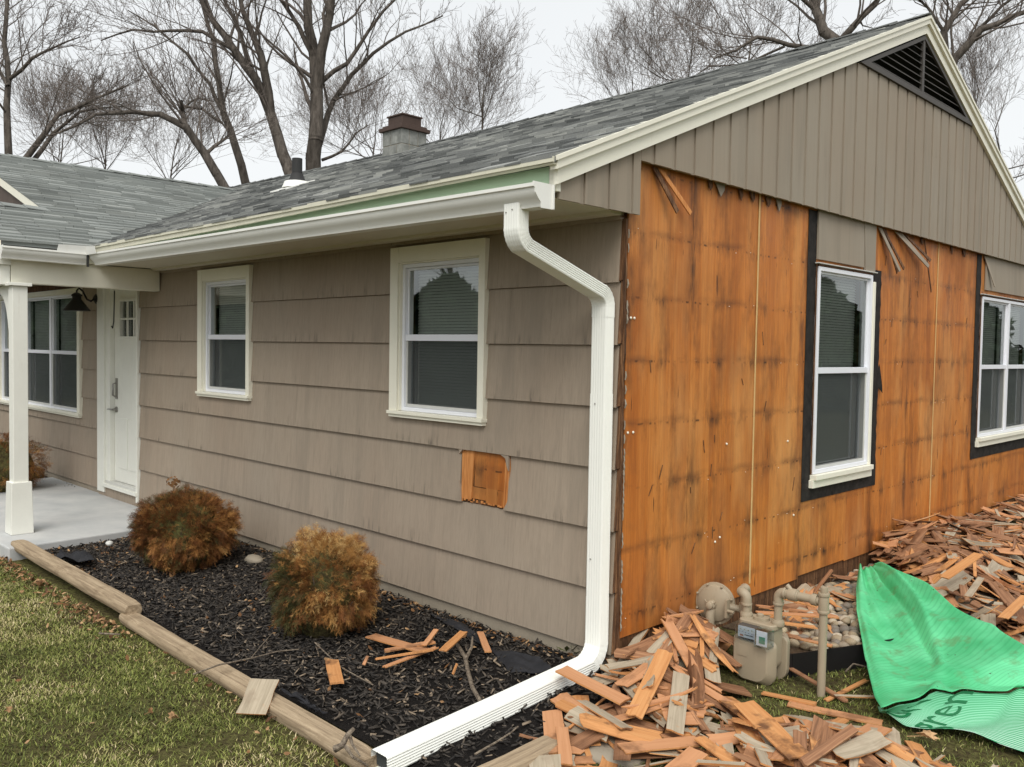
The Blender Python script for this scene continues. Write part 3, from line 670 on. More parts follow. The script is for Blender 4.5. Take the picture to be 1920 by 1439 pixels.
# ---- eave: fascia, trim, soffit, gutter
t = MB(); t.box(-5.45, .012, -.600, -.575, 2.45, 2.5655); t.build('fascia', MAT['mint'], house, label='mint green bare fascia board')
t = MB(); t.prism([(.09, -.660, 2.5655), (.09, -.660, 2.558), (-1.2, -.660, 2.552), (-3.0, -.660, 2.535), (-5.4, -.660, 2.53), (-5.4, -.660, 2.5655)], (0, .018, 0)); t.box(-5.40, .097, -.671, -.6605, 2.566, 2.590); t.build('eave_trim', MAT['fasciaw'], house)
t = MB(); t.box(-5.49, .005, -.574, -.002, 2.432, 2.445); t.build('soffit', MAT['soffit'], house)
t = MB(); t.box(-5.49, -.01, -.12, -.036, 2.415, 2.4318); t.box(-5.49, .004, -.60, -.56, 2.42, 2.4318); t.build('soffit_moulding', MAT['soffit'], house)
def gut(z): return [(.0, z + .0), (-.012, z), (-.014, z - .012), (-.002, z - .014), (-.012, z - .035), (-.035, z - .062), (-.052, z - .085), (-.058, z - .104), (-.125, z - .104), (-.125, z)]
# (outward offset from lip, z); extruded with inner wall for thickness
def gutter(p0, p1, outv, name):
    d = np.array(outv, float)
    prof = [(.0, .0), (.0, -.016), (-.010, -.020), (-.012, -.040), (-.030, -.062), (-.050, -.082), (-.054, -.100), (-.125, -.100), (-.125, .0), (-.122, .0), (-.122, -.096), (-.058, -.096), (-.054, -.080), (-.034, -.060), (-.016, -.038), (-.014, -.012), (-.014, -.002), (-.014, .0)]
    A = [np.array(p0) + d * u + np.array([0, 0, w]) for u, w in prof]; B = [np.array(p1) + d * u + np.array([0, 0, w]) for u, w in prof]
    k = len(prof); t = MB(); t.add(A + B, [(i, (i + 1) % k, (i + 1) % k + k, i + k) for i in range(k)]); return t.build(name, MAT['gutter'], house, auto=40)
GZ = 2.470
g1 = gutter((.045, -.745, GZ), (-5.30, -.745, GZ + .038), (0, -1, 0), 'gutter')
g2 = gutter((-5.30, -.745, GZ + .038), (-5.30, -1.41, GZ + .044), (1, 0, 0), 'gutter')
prof = [(0, .006), (0, -.016), (-.010, -.020), (-.012, -.040), (-.030, -.062), (-.050, -.082), (-.054, -.106), (-.131, -.106), (-.131, .006)]
t = MB(); t.prism([(.045, -.745 - u, GZ + w) for u, w in prof], (.006, 0, 0)); t.box(.051, .060, -.622, -.614, GZ - .106, GZ + .006); t.build('gutter_end_cap', MAT['gutter'], g1)
t = MB(); t.prism([(-5.30 + u, -1.41, GZ + .044 + w) for u, w in prof], (0, -.004, 0)); t.build('gutter_end_cap', MAT['gutter'], g2)
t = MB(); t.box(-5.312, -5.292, -.757, -.742, GZ - .08, GZ + .026); t.build('gutter_joint', MAT['rubber'], g1)
t = MB(); t.prism([(-5.32, -1.0, GZ + .02), (-5.315, -.76, GZ + .02), (-5.315, -.76, GZ + .10), (-5.32, -.98, GZ + .095)], (-.003, 0, 0)); t.prism([(-5.318, -.763, GZ + .02), (-5.08, -.763, GZ + .02), (-5.11, -.763, GZ + .085), (-5.318, -.763, GZ + .10)], (0, .003, 0)); t.build('splash_guard', MAT['flash'], house)

# ---- downspout (rectangular, ribbed, crimped elbows)
spout = part('downspout')
def spout_sweep(path, name, w=.098, dp=.072, xc=-.125, crimp=None, closed_end=False, sc=1.0):
    # cross-section in (x, n): ribs on the outward face
    hx, hn = w / 2 * sc, dp / 2 * sc; rc = .010
    prof = []
    def rib(u): return .0028 * (0.5 - .5 * math.cos(u * 2 * math.pi * 5))
    prof.append((-hx, -hn + rc)); prof.append((-hx + rc * .3, -hn + rc * .3)); prof.append((-hx + rc, -hn))
    prof += [(hx - rc, -hn), (hx - rc * .3, -hn + rc * .3), (hx, -hn + rc)]
    for q in range(1, 20): u = q / 20; prof.append((hx - rib(u) * 1.3, -hn + rc + (2 * hn - 2 * rc) * u))
    prof += [(hx, hn - rc), (hx - rc * .3, hn - rc * .3), (hx - rc, hn)]
    for q in range(1, 30): u = q / 30; prof.append((hx - rc - (2 * hx - 2 * rc) * u, hn - rib(u) * .5))
    prof += [(-hx + rc, hn), (-hx + rc * .3, hn - rc * .3), (-hx, hn - rc)]
    k = len(prof); pts = [np.array(p, float) for p in path]; vs = []
    for i, p in enumerate(pts):
        a = pts[max(i - 1, 0)]; b2 = pts[min(i + 1, len(pts) - 1)]; d = b2 - a; d /= np.linalg.norm(d)
        nrm = np.cross(np.array([1.0, 0, 0]), d)
        s_ = 1.0 if crimp is None else 1 + crimp[i]
        for (u, v) in prof: vs.append(p + np.array([u * s_, 0, 0]) - nrm * v * s_)
    fs = [(i * k + q, i * k + (q + 1) % k, (i + 1) * k + (q + 1) % k, (i + 1) * k + q) for i in range(len(pts) - 1) for q in range(k)]
    t = MB(); t.add(vs, fs); return t.build(name, MAT['spout'], spout, auto=35)
XD = -.125; XL = -.085
def arc(c, r_, a0, a1, n, x0, x1=None):
    x1 = x0 if x1 is None else x1
    return [(x0 + (x1 - x0) * i / n, c[0] + r_ * math.cos(R_(a0 + (a1 - a0) * i / n)), c[1] + r_ * math.sin(R_(a0 + (a1 - a0) * i / n))) for i in range(n + 1)]
def cr(n): return [(.022 if i % 3 == 1 else 0.0) * (0 < i < n) for i in range(n + 1)]
# upper elbow: from straight down to sloping towards the wall
e1 = [(XD, -.672, 2.40), (XD, -.672, 2.31)] + arc((-.582, 2.29), .09, 180, 240, 15, XD)[0:]
SLP = e1[-1]
e1c = [0, 0] + cr(15)
spout_sweep(e1, 'elbow', crimp=e1c, sc=1.03)
p2 = (XL, -.128, 2.03); spout_sweep([np.array(SLP) + (np.array(p2) - np.array(SLP)) * f for f in (-.03, .5, 1.03)], 'offset_pipe')
sd = np.array(p2) - np.array(SLP); ang = math.degrees(math.atan2(sd[2], sd[1]))
ra = .085; a0 = ang + 90; c2 = (p2[1] - ra * math.cos(R_(a0)), p2[2] - ra * math.sin(R_(a0)))
e2 = arc(c2, ra, a0, 0, 15, XL); spout_sweep(e2 + [(XL, e2[-1][1], e2[-1][2] - .05)], 'elbow', crimp=cr(15) + [0], sc=1.03)
YL = e2[-1][1]; ZT = e2[-1][2]
spout_sweep([(XL, YL, ZT - .03), (XL, YL, 1.45)], 'wall_pipe'); spout_sweep([(XL, YL, 1.51), (XL, YL, 1.0), (XL, YL, .42)], 'wall_pipe', sc=1.035)
rb = .115; e3 = arc((YL - rb, .235), rb, 0, -86, 18, XL)
spout_sweep([(XL, YL, .46)] + [(XL, YL, .36)] + e3, 'elbow', crimp=[0, 0] + cr(18), sc=1.05)
lp = np.array(e3[-1]); spout_sweep([lp + np.array([0, .03, 0]), (XL + .005, -.8, .082), (XL + .01, -1.46, .048)], 'ground_pipe', w=.108, dp=.08)
t = MB(); t.box(XL - .038, XL + .052, -1.44, -1.42, .02, .08); t.build('pipe_mouth_shade', MAT['dark'], spout)  # dark block stands in for the shade inside the pipe end
t = MB()
for q in ((XD - .03, -.709, 2.36), (XD + .01, -.709, 2.37), (XL - .01, YL - .04, 1.46), (XL - .02, YL - .04, .66)): t.lathe(q, (0, -1, 0), [(.004, 0), (.0035, .003), (.001, .004)], 8)
t.build('screws', MAT['nickel'], spout, kind='stuff')

# ================================================================== WINDOWS
def window(u0, u1, v0, v1, T, case=None, units=1, sill=True, side=False, blind=(0, .45), name='window', railf=.5):
    """u along wall, w outward, v up; opening u0..u1, v0..v1"""
    w_ = bpy.data.objects.new(name, None); C0.objects.link(w_); w_.parent = house; w_.empty_display_size = .1
    def bx(nm, mat, *b, bev=.002, **kw):
        t = MB(T)
        for q in b: t.box(*q)
        return t.build(nm, MAT[mat], w_, bevel=bev, **kw)
    if case:
        cl, crr, ct, cb = case
        bx('casing', 'cream', (u0 - cl, u0 + .012, .001, .050, v0 - .0, v1 + ct - .0005)); bx('casing', 'cream', (u1 - .012, u1 + crr, .001, .050, v0, v1 + ct - .0005))
        bx('casing', 'cream', (u0 + .0125, u1 - .0125, .001, .048, v1 - .012, v1 + ct)); 
        bx('casing_step', 'cream', (u0 + .0125, u0 + .02, -.03, .034, v0 + .002, v1 - .0125), (u1 - .02, u1 - .0125, -.03, .034, v0 + .002, v1 - .0125), (u0 + .0205, u1 - .0205, -.03, .034, v1 - .02, v1 - .0125))
        bx('sill', 'cream', (u0 - cl - .006, u1 + crr + .006, .001, .066, v0 - cb, v0 - .0005), (u0 - cl + .002, u1 + crr - .002, .001, .054, v0 - cb - .02, v0 - cb - .0005))
        fw = .024; a0, a1 = u0 + .0205, u1 - .0205; b0, b1 = v0 + .001, v1 - .0205; wo_ = .014
    else:
        fw = .028; a0, a1, b0, b1 = u0 + .002, u1 - .002, v0 + .002, v1 - .002; wo_ = .022
        if sill: bx('sill', 'cream', (u0 - .015, u1 + .035, .004, .055, v0 - .035, v0 - .001), (u0 - .03, u1 + .05, .004, .035, v0 - .09, v0 - .036)); bx('side_trim', 'cream', (u1 - .0, u1 + .035, .004, .03, v0, v1 - .05)); bx('head_flashing', 'flash', (u0 - .03, u1 + .05, .004, .035, v1 + .015, v1 + .022))
        bx('rough_frame', 'splintwood', (u0 - .012, u0 - .0, .004, .012, v0, v1 + .014), (u0, u1, .004, .018, v1 + .001, v1 + .014))
    bx('frame', 'vinyl', (a0, a0 + fw, -.06, wo_, b0, b1), (a1 - fw, a1, -.06, wo_, b0, b1), (a0 + fw + .0005, a1 - fw - .0005, -.06, wo_, b1 - fw, b1), (a0 + fw + .0005, a1 - fw - .0005, -.06, wo_, b0, b0 + fw))
    uw = (a1 - a0 - 2 * fw + (units - 1) * 0) / units
    for k in range(units):
        c0 = a0 + fw + k * uw; c1 = c0 + uw
        if k > 0: bx('mullion', 'vinyl', (c0 - .028, c0 + .028, -.055, wo_ - .001, b0 + fw + .0005, b1 - fw - .0005)); c0 += .0285
        if k < units - 1: c1 -= .0285
        d0, d1 = b0 + fw + .001, b1 - fw - .001; mid = d0 + (d1 - d0) * railf; s_ = .026
        c0 += .001; c1 -= .001
        bx('sash', 'vinyl', (c0, c0 + s_ * .6, -.045, wo_ - .022, mid + .022, d1), (c1 - s_ * .6, c1, -.045, wo_ - .022, mid + .022, d1), (c0 + s_ * .6, c1 - s_ * .6, -.045, wo_ - .022, d1 - s_ * .6, d1))
        bx('meeting_rail', 'vinyl', (c0, c1, -.05, wo_ - .008, mid - .02, mid + .021))
        sc_f = bx('screen_frame', 'flash', (c0, c0 + .014, -.03, wo_ - .016, d0, mid - .021), (c1 - .014, c1, -.03, wo_ - .016, d0, mid - .021), (c0 + .0145, c1 - .0145, -.03, wo_ - .016, d0, d0 + .02), bev=.001)
        t = MB(T); t.add([(c0 + s_ * .6, wo_ - .032, mid + .02), (c1 - s_ * .6, wo_ - .032, mid + .02), (c1 - s_ * .6, wo_ - .032, d1 - s_ * .6), (c0 + s_ * .6, wo_ - .032, d1 - s_ * .6)], [(0, 1, 2, 3)]); t.build('pane', MAT['glass'], w_)
        t = MB(T); t.add([(c0, -.046, d0), (c1, -.046, d0), (c1, -.046, mid - .015), (c0, -.046, mid - .015)], [(0, 1, 2, 3)]); t.build('pane', MAT['glass'], w_)
        t = MB(T); t.add([(c0 + .01, wo_ - .022, d0 + .015), (c1 - .01, wo_ - .022, d0 + .015), (c1 - .01, wo_ - .022, mid - .02), (c0 + .01, wo_ - .022, mid - .02)], [(0, 1, 2, 3)]); t.build('insect_screen', MAT['screen'], sc_f)
        t = MB(T); z = d0 + .01 + (d1 - d0) * blind[0]
        while z < d1 - .01: t.hexa([(c0 + .005, -.104, z + .018), (c1 - .005, -.104, z + .018), (c1 - .005, -.095, z), (c0 + .005, -.095, z), (c0 + .005, -.102, z + .018), (c1 - .005, -.102, z + .018), (c1 - .005, -.093, z + .0005), (c0 + .005, -.093, z + .0005)]); z += .0195
        t.build('blind', MAT['blind'], w_, kind='stuff')
    t = MB(T); t.add([(u0 - .2, -.22, v0 - .2), (u1 + .2, -.22, v0 - .2), (u1 + .2, -.22, v1 + .2), (u0 - .2, -.22, v1 + .2)], [(0, 1, 2, 3)]); t.build('dark_room_sheet', MAT['dark'], w_)  # flat dark sheet stands in for the unlit room behind the glass
    return w_
TF = lambda u, w, v: (u, -w, v)
TS = lambda u, w, v: (w, u, v)
window(-4.612, -3.806, 1.318, 2.290, TF, (.068, .041, .088, .022), name='window')
window(-1.832, -1.036, 1.318, 2.290, TF, (.068, .041, .088, .022), name='window')
window(-10.62, -7.635, .935, 2.30, TF, (.09, .07, .04, .03), units=3, name='picture_window', blind=(0, 1))
window(2.085, 2.965, .91, 2.325, TS, None, name='window')
window(5.475, 7.155, .96, 2.305, TS, None, units=2, name='window')

# ================================================================== DOOR
door = part('front_door'); dx0, dx1, dz0, dz1 = -6.76, -6.04, .275, 2.31
def bxs(nm, mat, par, *b, bev=.003, T=None, **kw):
    t = MB(T)
    for q in b: t.box(*q)
    return t.build(nm, MAT[mat], par, bevel=bev, **kw)
gx0_, gx1_, gz0_, gz1_ = -6.60, -6.10, 1.80, 2.16
bxs('door_panel', 'white', door, (dx0, gx0_, .03, .07, dz0, dz1), (gx1_, dx1, .03, .07, dz0, dz1), (gx0_ + .0005, gx1_ - .0005, .03, .07, dz0, gz0_), (gx0_ + .0005, gx1_ - .0005, .03, .07, gz1_, dz1))
bxs('raised_panel', 'white', door, (-6.66, -6.42, .022, .0295, .42, .95), (-6.36, -6.12, .022, .0295, .42, .95)); 
bxs('lite_frame', 'white', door, (gx0_ - .03, gx0_ - .0, .018, .0295, gz0_ - .03, gz1_ + .03), (gx1_, gx1_ + .03, .018, .0295, gz0_ - .03, gz1_ + .03), (gx0_ + .0005, gx1_ - .0005, .018, .0295, gz1_, gz1_ + .03), (gx0_ + .0005, gx1_ - .0005, .018, .0295, gz0_ - .03, gz0_))
mb = [(gx0_ + .0005, gx1_ - .0005, .028, .048, (gz0_ + gz1_) / 2 - .01, (gz0_ + gz1_) / 2 + .01)]
for k in (1, 2): xx = gx0_ + (gx1_ - gx0_) * k / 3; mb += [(xx - .01, xx + .01, .0275, .0485, gz0_ + .0005, (gz0_ + gz1_) / 2 - .0105), (xx - .01, xx + .01, .0275, .0485, (gz0_ + gz1_) / 2 + .0105, gz1_ - .0005)]
bxs('muntin', 'white', door, *mb)
for k in range(3):
    for q in range(2):
        a = gx0_ + (gx1_ - gx0_) * k / 3 + .01; b_ = gx0_ + (gx1_ - gx0_) * (k + 1) / 3 - .01; c = gz0_ + q * .18 + .005; t = MB(); t.add([(a, .05, c), (b_, .05, c), (b_, .05, c + .17), (a, .05, c + .17)], [(0, 1, 2, 3)]); t.build('pane', MAT['glass'], door)
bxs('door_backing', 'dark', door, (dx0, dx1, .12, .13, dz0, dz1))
fr = part('door_frame')
bxs('casing', 'white', fr, (-7.055, -6.865, -.045, .0, .14, 2.36)); bxs('casing', 'white', fr, (-6.035, -5.995, -.045, 0, .14, 2.36)); bxs('jamb', 'white', fr, (-6.8645, -6.765, -.02, .11, .14, 2.36), (-6.035 + .0, -6.0, .001, .11, .14, 2.3)); bxs('header', 'white', fr, (-6.864, -6.036, -.045, .1, 2.315, 2.42))
bxs('threshold', 'flash', fr, (-6.864, -6.036, -.03, .11, .22, .27)); bxs('step_board', 'shake', fr, (-7.055, -5.995, -.03, -.001, .10, .2)); bxs('threshold_nose', 'white', fr, (-6.9, -6.0, -.06, -.031, .205, .245))
t = MB(); t.tube([(-6.70, .025, 1.31), (-6.70, -.01, 1.30), (-6.70, -.012, 1.18), (-6.70, .025, 1.16)], .009, 8); t.box(-6.725, -6.675, .022, .0295, 1.14, 1.36); t.build('door_handle', MAT['nickel'], door, auto=40)
t = MB(); t.lathe((-6.70, .03, 1.03), (0, -1, 0), [(.03, 0), (.03, .012), (.014, .015), (.012, .045)], 16); t.tube([(-6.70, -.015, 1.03), (-6.78, -.02, 1.03), (-6.83, -.018, 1.028)], [.010, .009, .007], 8); t.build('lever', MAT['nickel'], door, auto=40)
t = MB(); t.tube([(-6.42, -.10, 2.26), (-6.425, -.10, 2.15), (-6.44, -.10, 1.95), (-6.47, -.10, 1.88), (-6.50, -.1, 1.90)], .006, 6); t.build('hanging_cable', MAT['black'], fr)

# ================================================================== PORCH
porch = part('porch')
bxs('side_beam', 'cream', porch, (-5.62, -5.50, -1.30, -.031, 2.225, 2.428), bev=.004)
bxs('frieze', 'fasciaw', porch, (-5.60, -5.47, -1.32, -.60, 2.429, 2.495)); bxs('soffit', 'soffit', porch, (-5.64, -5.425, -1.38, -.60, 2.496, 2.515))
bxs('front_beam', 'white', porch, (-8.2, -5.5, -1.385, -1.305, 2.205, 2.37), bev=.004); bxs('front_trim', 'white', porch, (-8.2, -5.47, -1.42, -1.305, 2.371, 2.44), bev=.004)
bxs('ceiling', 'soffit', porch, (-8.3, -5.63, -1.30, -.04, 2.39, 2.41)); bxs('cap_moulding', 'white', porch, (-5.535, -5.365, -1.345, -1.175, 2.195, 2.2215))
bxs('post_shaft', 'white', porch, (-5.508, -5.392, -1.318, -1.202, .50, 2.1945), bev=.004)
t = MB(); a = .078; b2_ = .088; cx, cy = -5.45, -1.26
t.hexa([(cx - b2_, cy - b2_, .101), (cx + b2_, cy - b2_, .101), (cx + b2_, cy + b2_, .101), (cx - b2_, cy + b2_, .101), (cx - a, cy - a, .54), (cx + a, cy - a, .54), (cx + a, cy + a, .54), (cx - a, cy + a, .54)]); t.build('post_base', MAT['white'], porch, bevel=.004)
poly = [(-5.51, 1.55), (-5.51, 2.204), (-5.82, 2.204), (-5.82, 2.15)]
for i in range(8): u = i / 7; poly.append((-5.80 + .26 * math.sin(u * math.pi / 2) * 1.0, 2.13 - .58 * (1 - math.cos(u * math.pi / 2))))
t = MB(); t.prism([(x, -1.30, z) for x, z in poly], (0, .07, 0)); t.build('curved_brace', MAT['white'], porch)
bxs('post_shaft', 'white', porch, (-8.14, -8.02, -1.318, -1.202, .101, 2.20)); 
# porch gable and wing gable
t = MB(); t.prism([(-8.15, -1.39, 2.44), (-5.47, -1.39, 2.44), (-5.47, -1.39, wingz(-5.47) - .05), (PRX, -1.39, pz - .05), (-8.1, -1.39, 2.56)], (0, .03, 0)); t.build('porch_gable', MAT['brown'], porch)
def raket(x0, x1, y, z0, z1, h, nm, mat, dep=.02):
    t = MB(); t.prism([(x0, y, z0), (x1, y, z1), (x1, y, z1 - h), (x0, y, z0 - h)], (0, dep, 0)); t.build(nm, MAT[mat], porch)
raket(-5.38, PRX, PY - .005, wingz(-5.38) - .012, pz - .012, .07, 'rake_board', 'cream'); raket(-8.15, PRX, PY - .005, 2.57, pz - .012, .07, 'rake_board', 'cream')
wg = part('wing_gable')
zt = wingz(WR)
y = 0; x = PRX + .4
bx0 = -9.9
while bx0 < -5.9:
    x1 = bx0 + .2; t = MB(); t.prism([(bx0 + .001, -.615, 2.5), (x1 - .001, -.615, 2.5), (x1 - .001, -.615, wingz(x1) - .05), (bx0 + .001, -.615, wingz(max(bx0, WR)) - .05)], (0, .03, 0), r.random()); t.build('gable_board', MAT['brown'], wg); bx0 = x1
t = MB(); t.prism([(-5.6, -.63, wingz(-5.6) - .012), (WR, -.63, zt - .012), (WR, -.63, zt - .10), (-5.6, -.63, wingz(-5.6) - .10)], (0, -.022, 0)); t.build('rake_board', MAT['cream'], wg)

# ================================================================== ROOF FITTINGS
# vent pipe on the main slope
vp = None
def on_slope(px, py):
    r_ = ray(px, py); g = lambda P: P[2] - RZ + (RY - P[1]) * SL; t_ = -g(CAM) / (r_[2] - SL * r_[1]); return CAM + t_ * r_
P = on_slope(557, 343); P[2] = roofz(P[0], P[1])
vp = part('vent_pipe'); t = MB(); t.lathe((P[0], P[1], P[2] - .05), (0, 0, 1), [(.058, 0), (.058, .16)], 16); t.lathe((P[0], P[1], P[2] + .1), (0, 0, 1), [(.052, 0), (.052, .17), (.044, .17), (.044, .1)], 16); t.build('pipe', MAT['rubber'], vp, auto=40)
t = MB(); t.lathe((P[0], P[1], P[2] + .02), (0, 0, 1), [(.105, 0), (.07, .06), (.058, .10)], 16); t.build('rubber_boot', MAT['rubber'], vp, auto=50)
t = MB(); q = .17; t.hexa([(P[0] + a, P[1] + b_, roofz(P[0] + a, P[1] + b_) + c) for c in (0, .014) for a, b_ in ((-q, -q * 1.2), (q, -q * 1.2), (q, q * .6), (-q, q * .6))]); t.lathe((P[0], P[1], P[2] - .03), (0, 0, 1), [(.15, 0), (.125, .065), (.10, .07)], 16); t.build('flashing', MAT['gutter'], vp, auto=50)
# chimney of blocks with metal cap
A = at_ax(753, 268, 1, 3.30); B = at_ax(717, 268, 1, 3.30); cx1 = A[0]; cx0 = B[0]; cw = cx1 - cx0
yb = at_ax(800, 250, 0, cx1)[1]; ch = part('chimney'); ztop = at_ax(753, 240, 1, 3.30)[2]
for k in range(5):
    z1 = ztop - k * .19; z0 = z1 - .184
    for (a, b_, c, d) in (((cx0, (cx0 + cx1) / 2 + (.09 if k % 2 else -.03), 3.30, 3.42)), (((cx0 + cx1) / 2 + (.097 if k % 2 else -.023), cx1, 3.30, 3.42)), ((cx1 - .12, cx1, 3.427, (3.42 + yb) / 2)), ((cx1 - .12, cx1, (3.42 + yb) / 2 + .007, yb)), ((cx0, cx0 + .12, 3.427, yb)), ((cx0 + .127, cx1 - .127, yb - .12, yb))):
        bxs('block', 'block', ch, (a, b_, c, d, z0, z1), bev=.006)
bxs('mortar', 'found', ch, (cx0 + .006, cx1 - .006, 3.306, yb - .006, ztop - 1.0, ztop - .003))
bxs('cap_flange', 'capmetal', ch, (cx0 - .035, cx1 + .035, 3.265, yb + .035, ztop, ztop + .045)); bxs('cap_skirt', 'capmetal', ch, (cx0 - .0, cx1 + .0, 3.30, yb, ztop + .0455, ztop + .075))
bxs('cap_box', 'capmetal', ch, (cx0 + .05, cx1 - .05, 3.35, yb - .05, ztop + .0755, ztop + .185)); bxs('cap_top', 'capmetal', ch, (cx0 + .035, cx1 - .035, 3.335, yb - .035, ztop + .1855, ztop + .205))
# lamp, top-level thing hung on the wall
lamp = thing('wall_lantern', 'dark metal gooseneck barn lamp on the wall beside the front door', 'lamp', (-7.04, -.03, 2.2))
def LP(t, nm): 
    o = t.build(nm, MAT['black'], lamp, auto=40); o.matrix_parent_inverse = Matrix.Translation((7.04, .03, -2.2)); return o
lx = -7.085; t = MB(); t.lathe((lx, -.032, 2.20), (0, -1, 0), [(.055, 0), (.055, .012), (.03, .03), (.012, .04)], 20); LP(t, 'wall_plate')
hx, hy = lx + .10, -.27
t = MB(); t.tube([(lx, -.06, 2.20), (lx + .02, -.10, 2.17), (lx + .04, -.15, 2.19), (lx + .07, -.20, 2.27), (hx - .01, -.245, 2.30), (hx, hy, 2.27), (hx, hy, 2.22)], .010, 10); LP(t, 'gooseneck_arm')
t = MB(); t.lathe((hx, hy, 2.06), (0, 0, 1), [(.135, 0), (.133, .004), (.045, .12), (.045, .15), (.055, .155), (.05, .17), (.02, .19)], 28); LP(t, 'lamp_shade')
def vnoise(x, y, s, seed):
    q = np.random.default_rng(seed).uniform(0, 1, (64, 64)); x = x * s + 100; y = y * s + 100; xi = np.floor(x).astype(int); yi = np.floor(y).astype(int); fx = x - xi; fy = y - yi; fx = fx * fx * (3 - 2 * fx); fy = fy * fy * (3 - 2 * fy)
    G = lambda a, b: q[a % 64, b % 64]
    return (G(xi, yi) * (1 - fx) + G(xi + 1, yi) * fx) * (1 - fy) + (G(xi, yi + 1) * (1 - fx) + G(xi + 1, yi + 1) * fx) * fy

# ================================================================== BED OBJECTS
# landscape timbers
def timber(p0, p1, rad, label, seed, flat=.35):
    rr = random.Random(seed); p0 = np.array(p0, float); p1 = np.array(p1, float); d = p1 - p0; Ln = np.linalg.norm(d); d /= Ln
    a = np.cross(d, (0, 0, 1)); a /= np.linalg.norm(a); u = np.cross(a, d); n, m_ = 26, 20; vs = []; lo = []
    for i in range(n + 1):
        f = i / n; e = 1 - .12 * (f < .01 or f > .99)
        for k in range(m_):
            th = 2 * math.pi * k / m_; cx_, cz_ = math.cos(th), math.sin(th)
            cz_ = max(-.62, min(.62, cz_)) ; q = rad * e * (1 + .02 * math.sin(5 * th + i * .6) + rr.uniform(-.012, .012))
            vs.append(p0 + d * Ln * f + a * q * cx_ * 1.0 + u * q * cz_); lo.append((Ln * f + seed, cx_ * rad, cz_ * rad))
    fs = [(i * m_ + k, i * m_ + (k + 1) % m_, (i + 1) * m_ + (k + 1) % m_, (i + 1) * m_ + k) for i in range(n) for k in range(m_)] + [tuple(range(m_ - 1, -1, -1)), tuple(range(n * m_, (n + 1) * m_))]
    t = MB(); t.add(vs, fs, .5, lo); return t.build('landscape_timber', MAT['timber'], auto=40, label=label, category='timber', group='timbers edging the mulch bed')
timber((-5.0, -1.40, .10), (-2.66, -1.41, .085), .058, 'far landscape timber with a sawn end, running from the porch slab along the grass', 1)
timber((-2.72, -1.43, .035), (-.12, -1.46, .025), .053, 'middle landscape timber, low in the soil, running to the downspout mouth', 2)
timber((.30, -1.70, .02), (.27, -.76, .02), .06, 'short landscape timber turning the bed corner beside the loose shakes', 3)

# sticks
def stick(pts, r0, r1, label, seed, forks=()):
    P = [np.array(p) for p in pts]; t = MB(); n = len(P); t.tube(P, [r0 + (r1 - r0) * i / (n - 1) for i in range(n)], 7)
    for f in forks: t.tube([np.array(q) for q in f], [r1 * 1.1, r1 * .8] + [r1 * .5] * (len(f) - 2), 6)
    return t.build('fallen_stick', MAT['stick'], auto=50, label=label, category='stick', group='sticks fallen on bed and timbers')
g = lambda px, py, z: GR(px, py, z)
stick([g(858, 1210, .08), g(872, 1232, .085), g(878, 1262, .09), g(886, 1290, .08), g(902, 1318, .08), g(915, 1345, .07)], .011, .010, 'thick forked grey stick lying across mulch behind the downspout', 1, [[g(873, 1236, .09), g(884, 1215, .11), g(886, 1195, .13)]])
stick([g(628, 1405, .08), g(642, 1398, .10), g(652, 1378, .13), g(664, 1366, .15)], .016, .008, 'short broken bark branch propped on the middle timber', 2, [[g(648, 1400, .10), g(662, 1420, .08), g(690, 1436, .03)], [g(655, 1376, .13), g(660, 1395, .1), g(675, 1418, .09)]])
stick([g(600, 1210, .1), g(590, 1205, .12), g(640, 1252, .07), g(700, 1285, .07)], .004, .003, 'thin dark twig beneath the rounder shrub', 3)
stick([g(362, 1305 - 40, .1), g(410, 1247, .12), g(470, 1235, .1), g(520, 1222, .08), g(560, 1218, .07)], .005, .003, 'thin curved twig crossing the middle timber toward the rounder shrub', 4, [[g(470, 1235, .1), g(495, 1205, .09), g(512, 1186, .1)]])
stick([g(890, 1415, .08), g(930, 1392, .1), g(958, 1374, .1), g(972, 1362, .12)], .005, .003, 'pale thin twig standing out of mulch in front of the downspout', 5)
stick([g(186, 1188, .03), g(205, 1189, .035), g(225, 1190, .03)], .006, .004, 'short pale twig on the grass near the far timber', 6)
stick([g(1585, 1260, .02), g(1600, 1245, .05), g(1622, 1250, .05), g(1650, 1256, .03)], .005, .004, 'bent twig on moss below the black edging', 7)

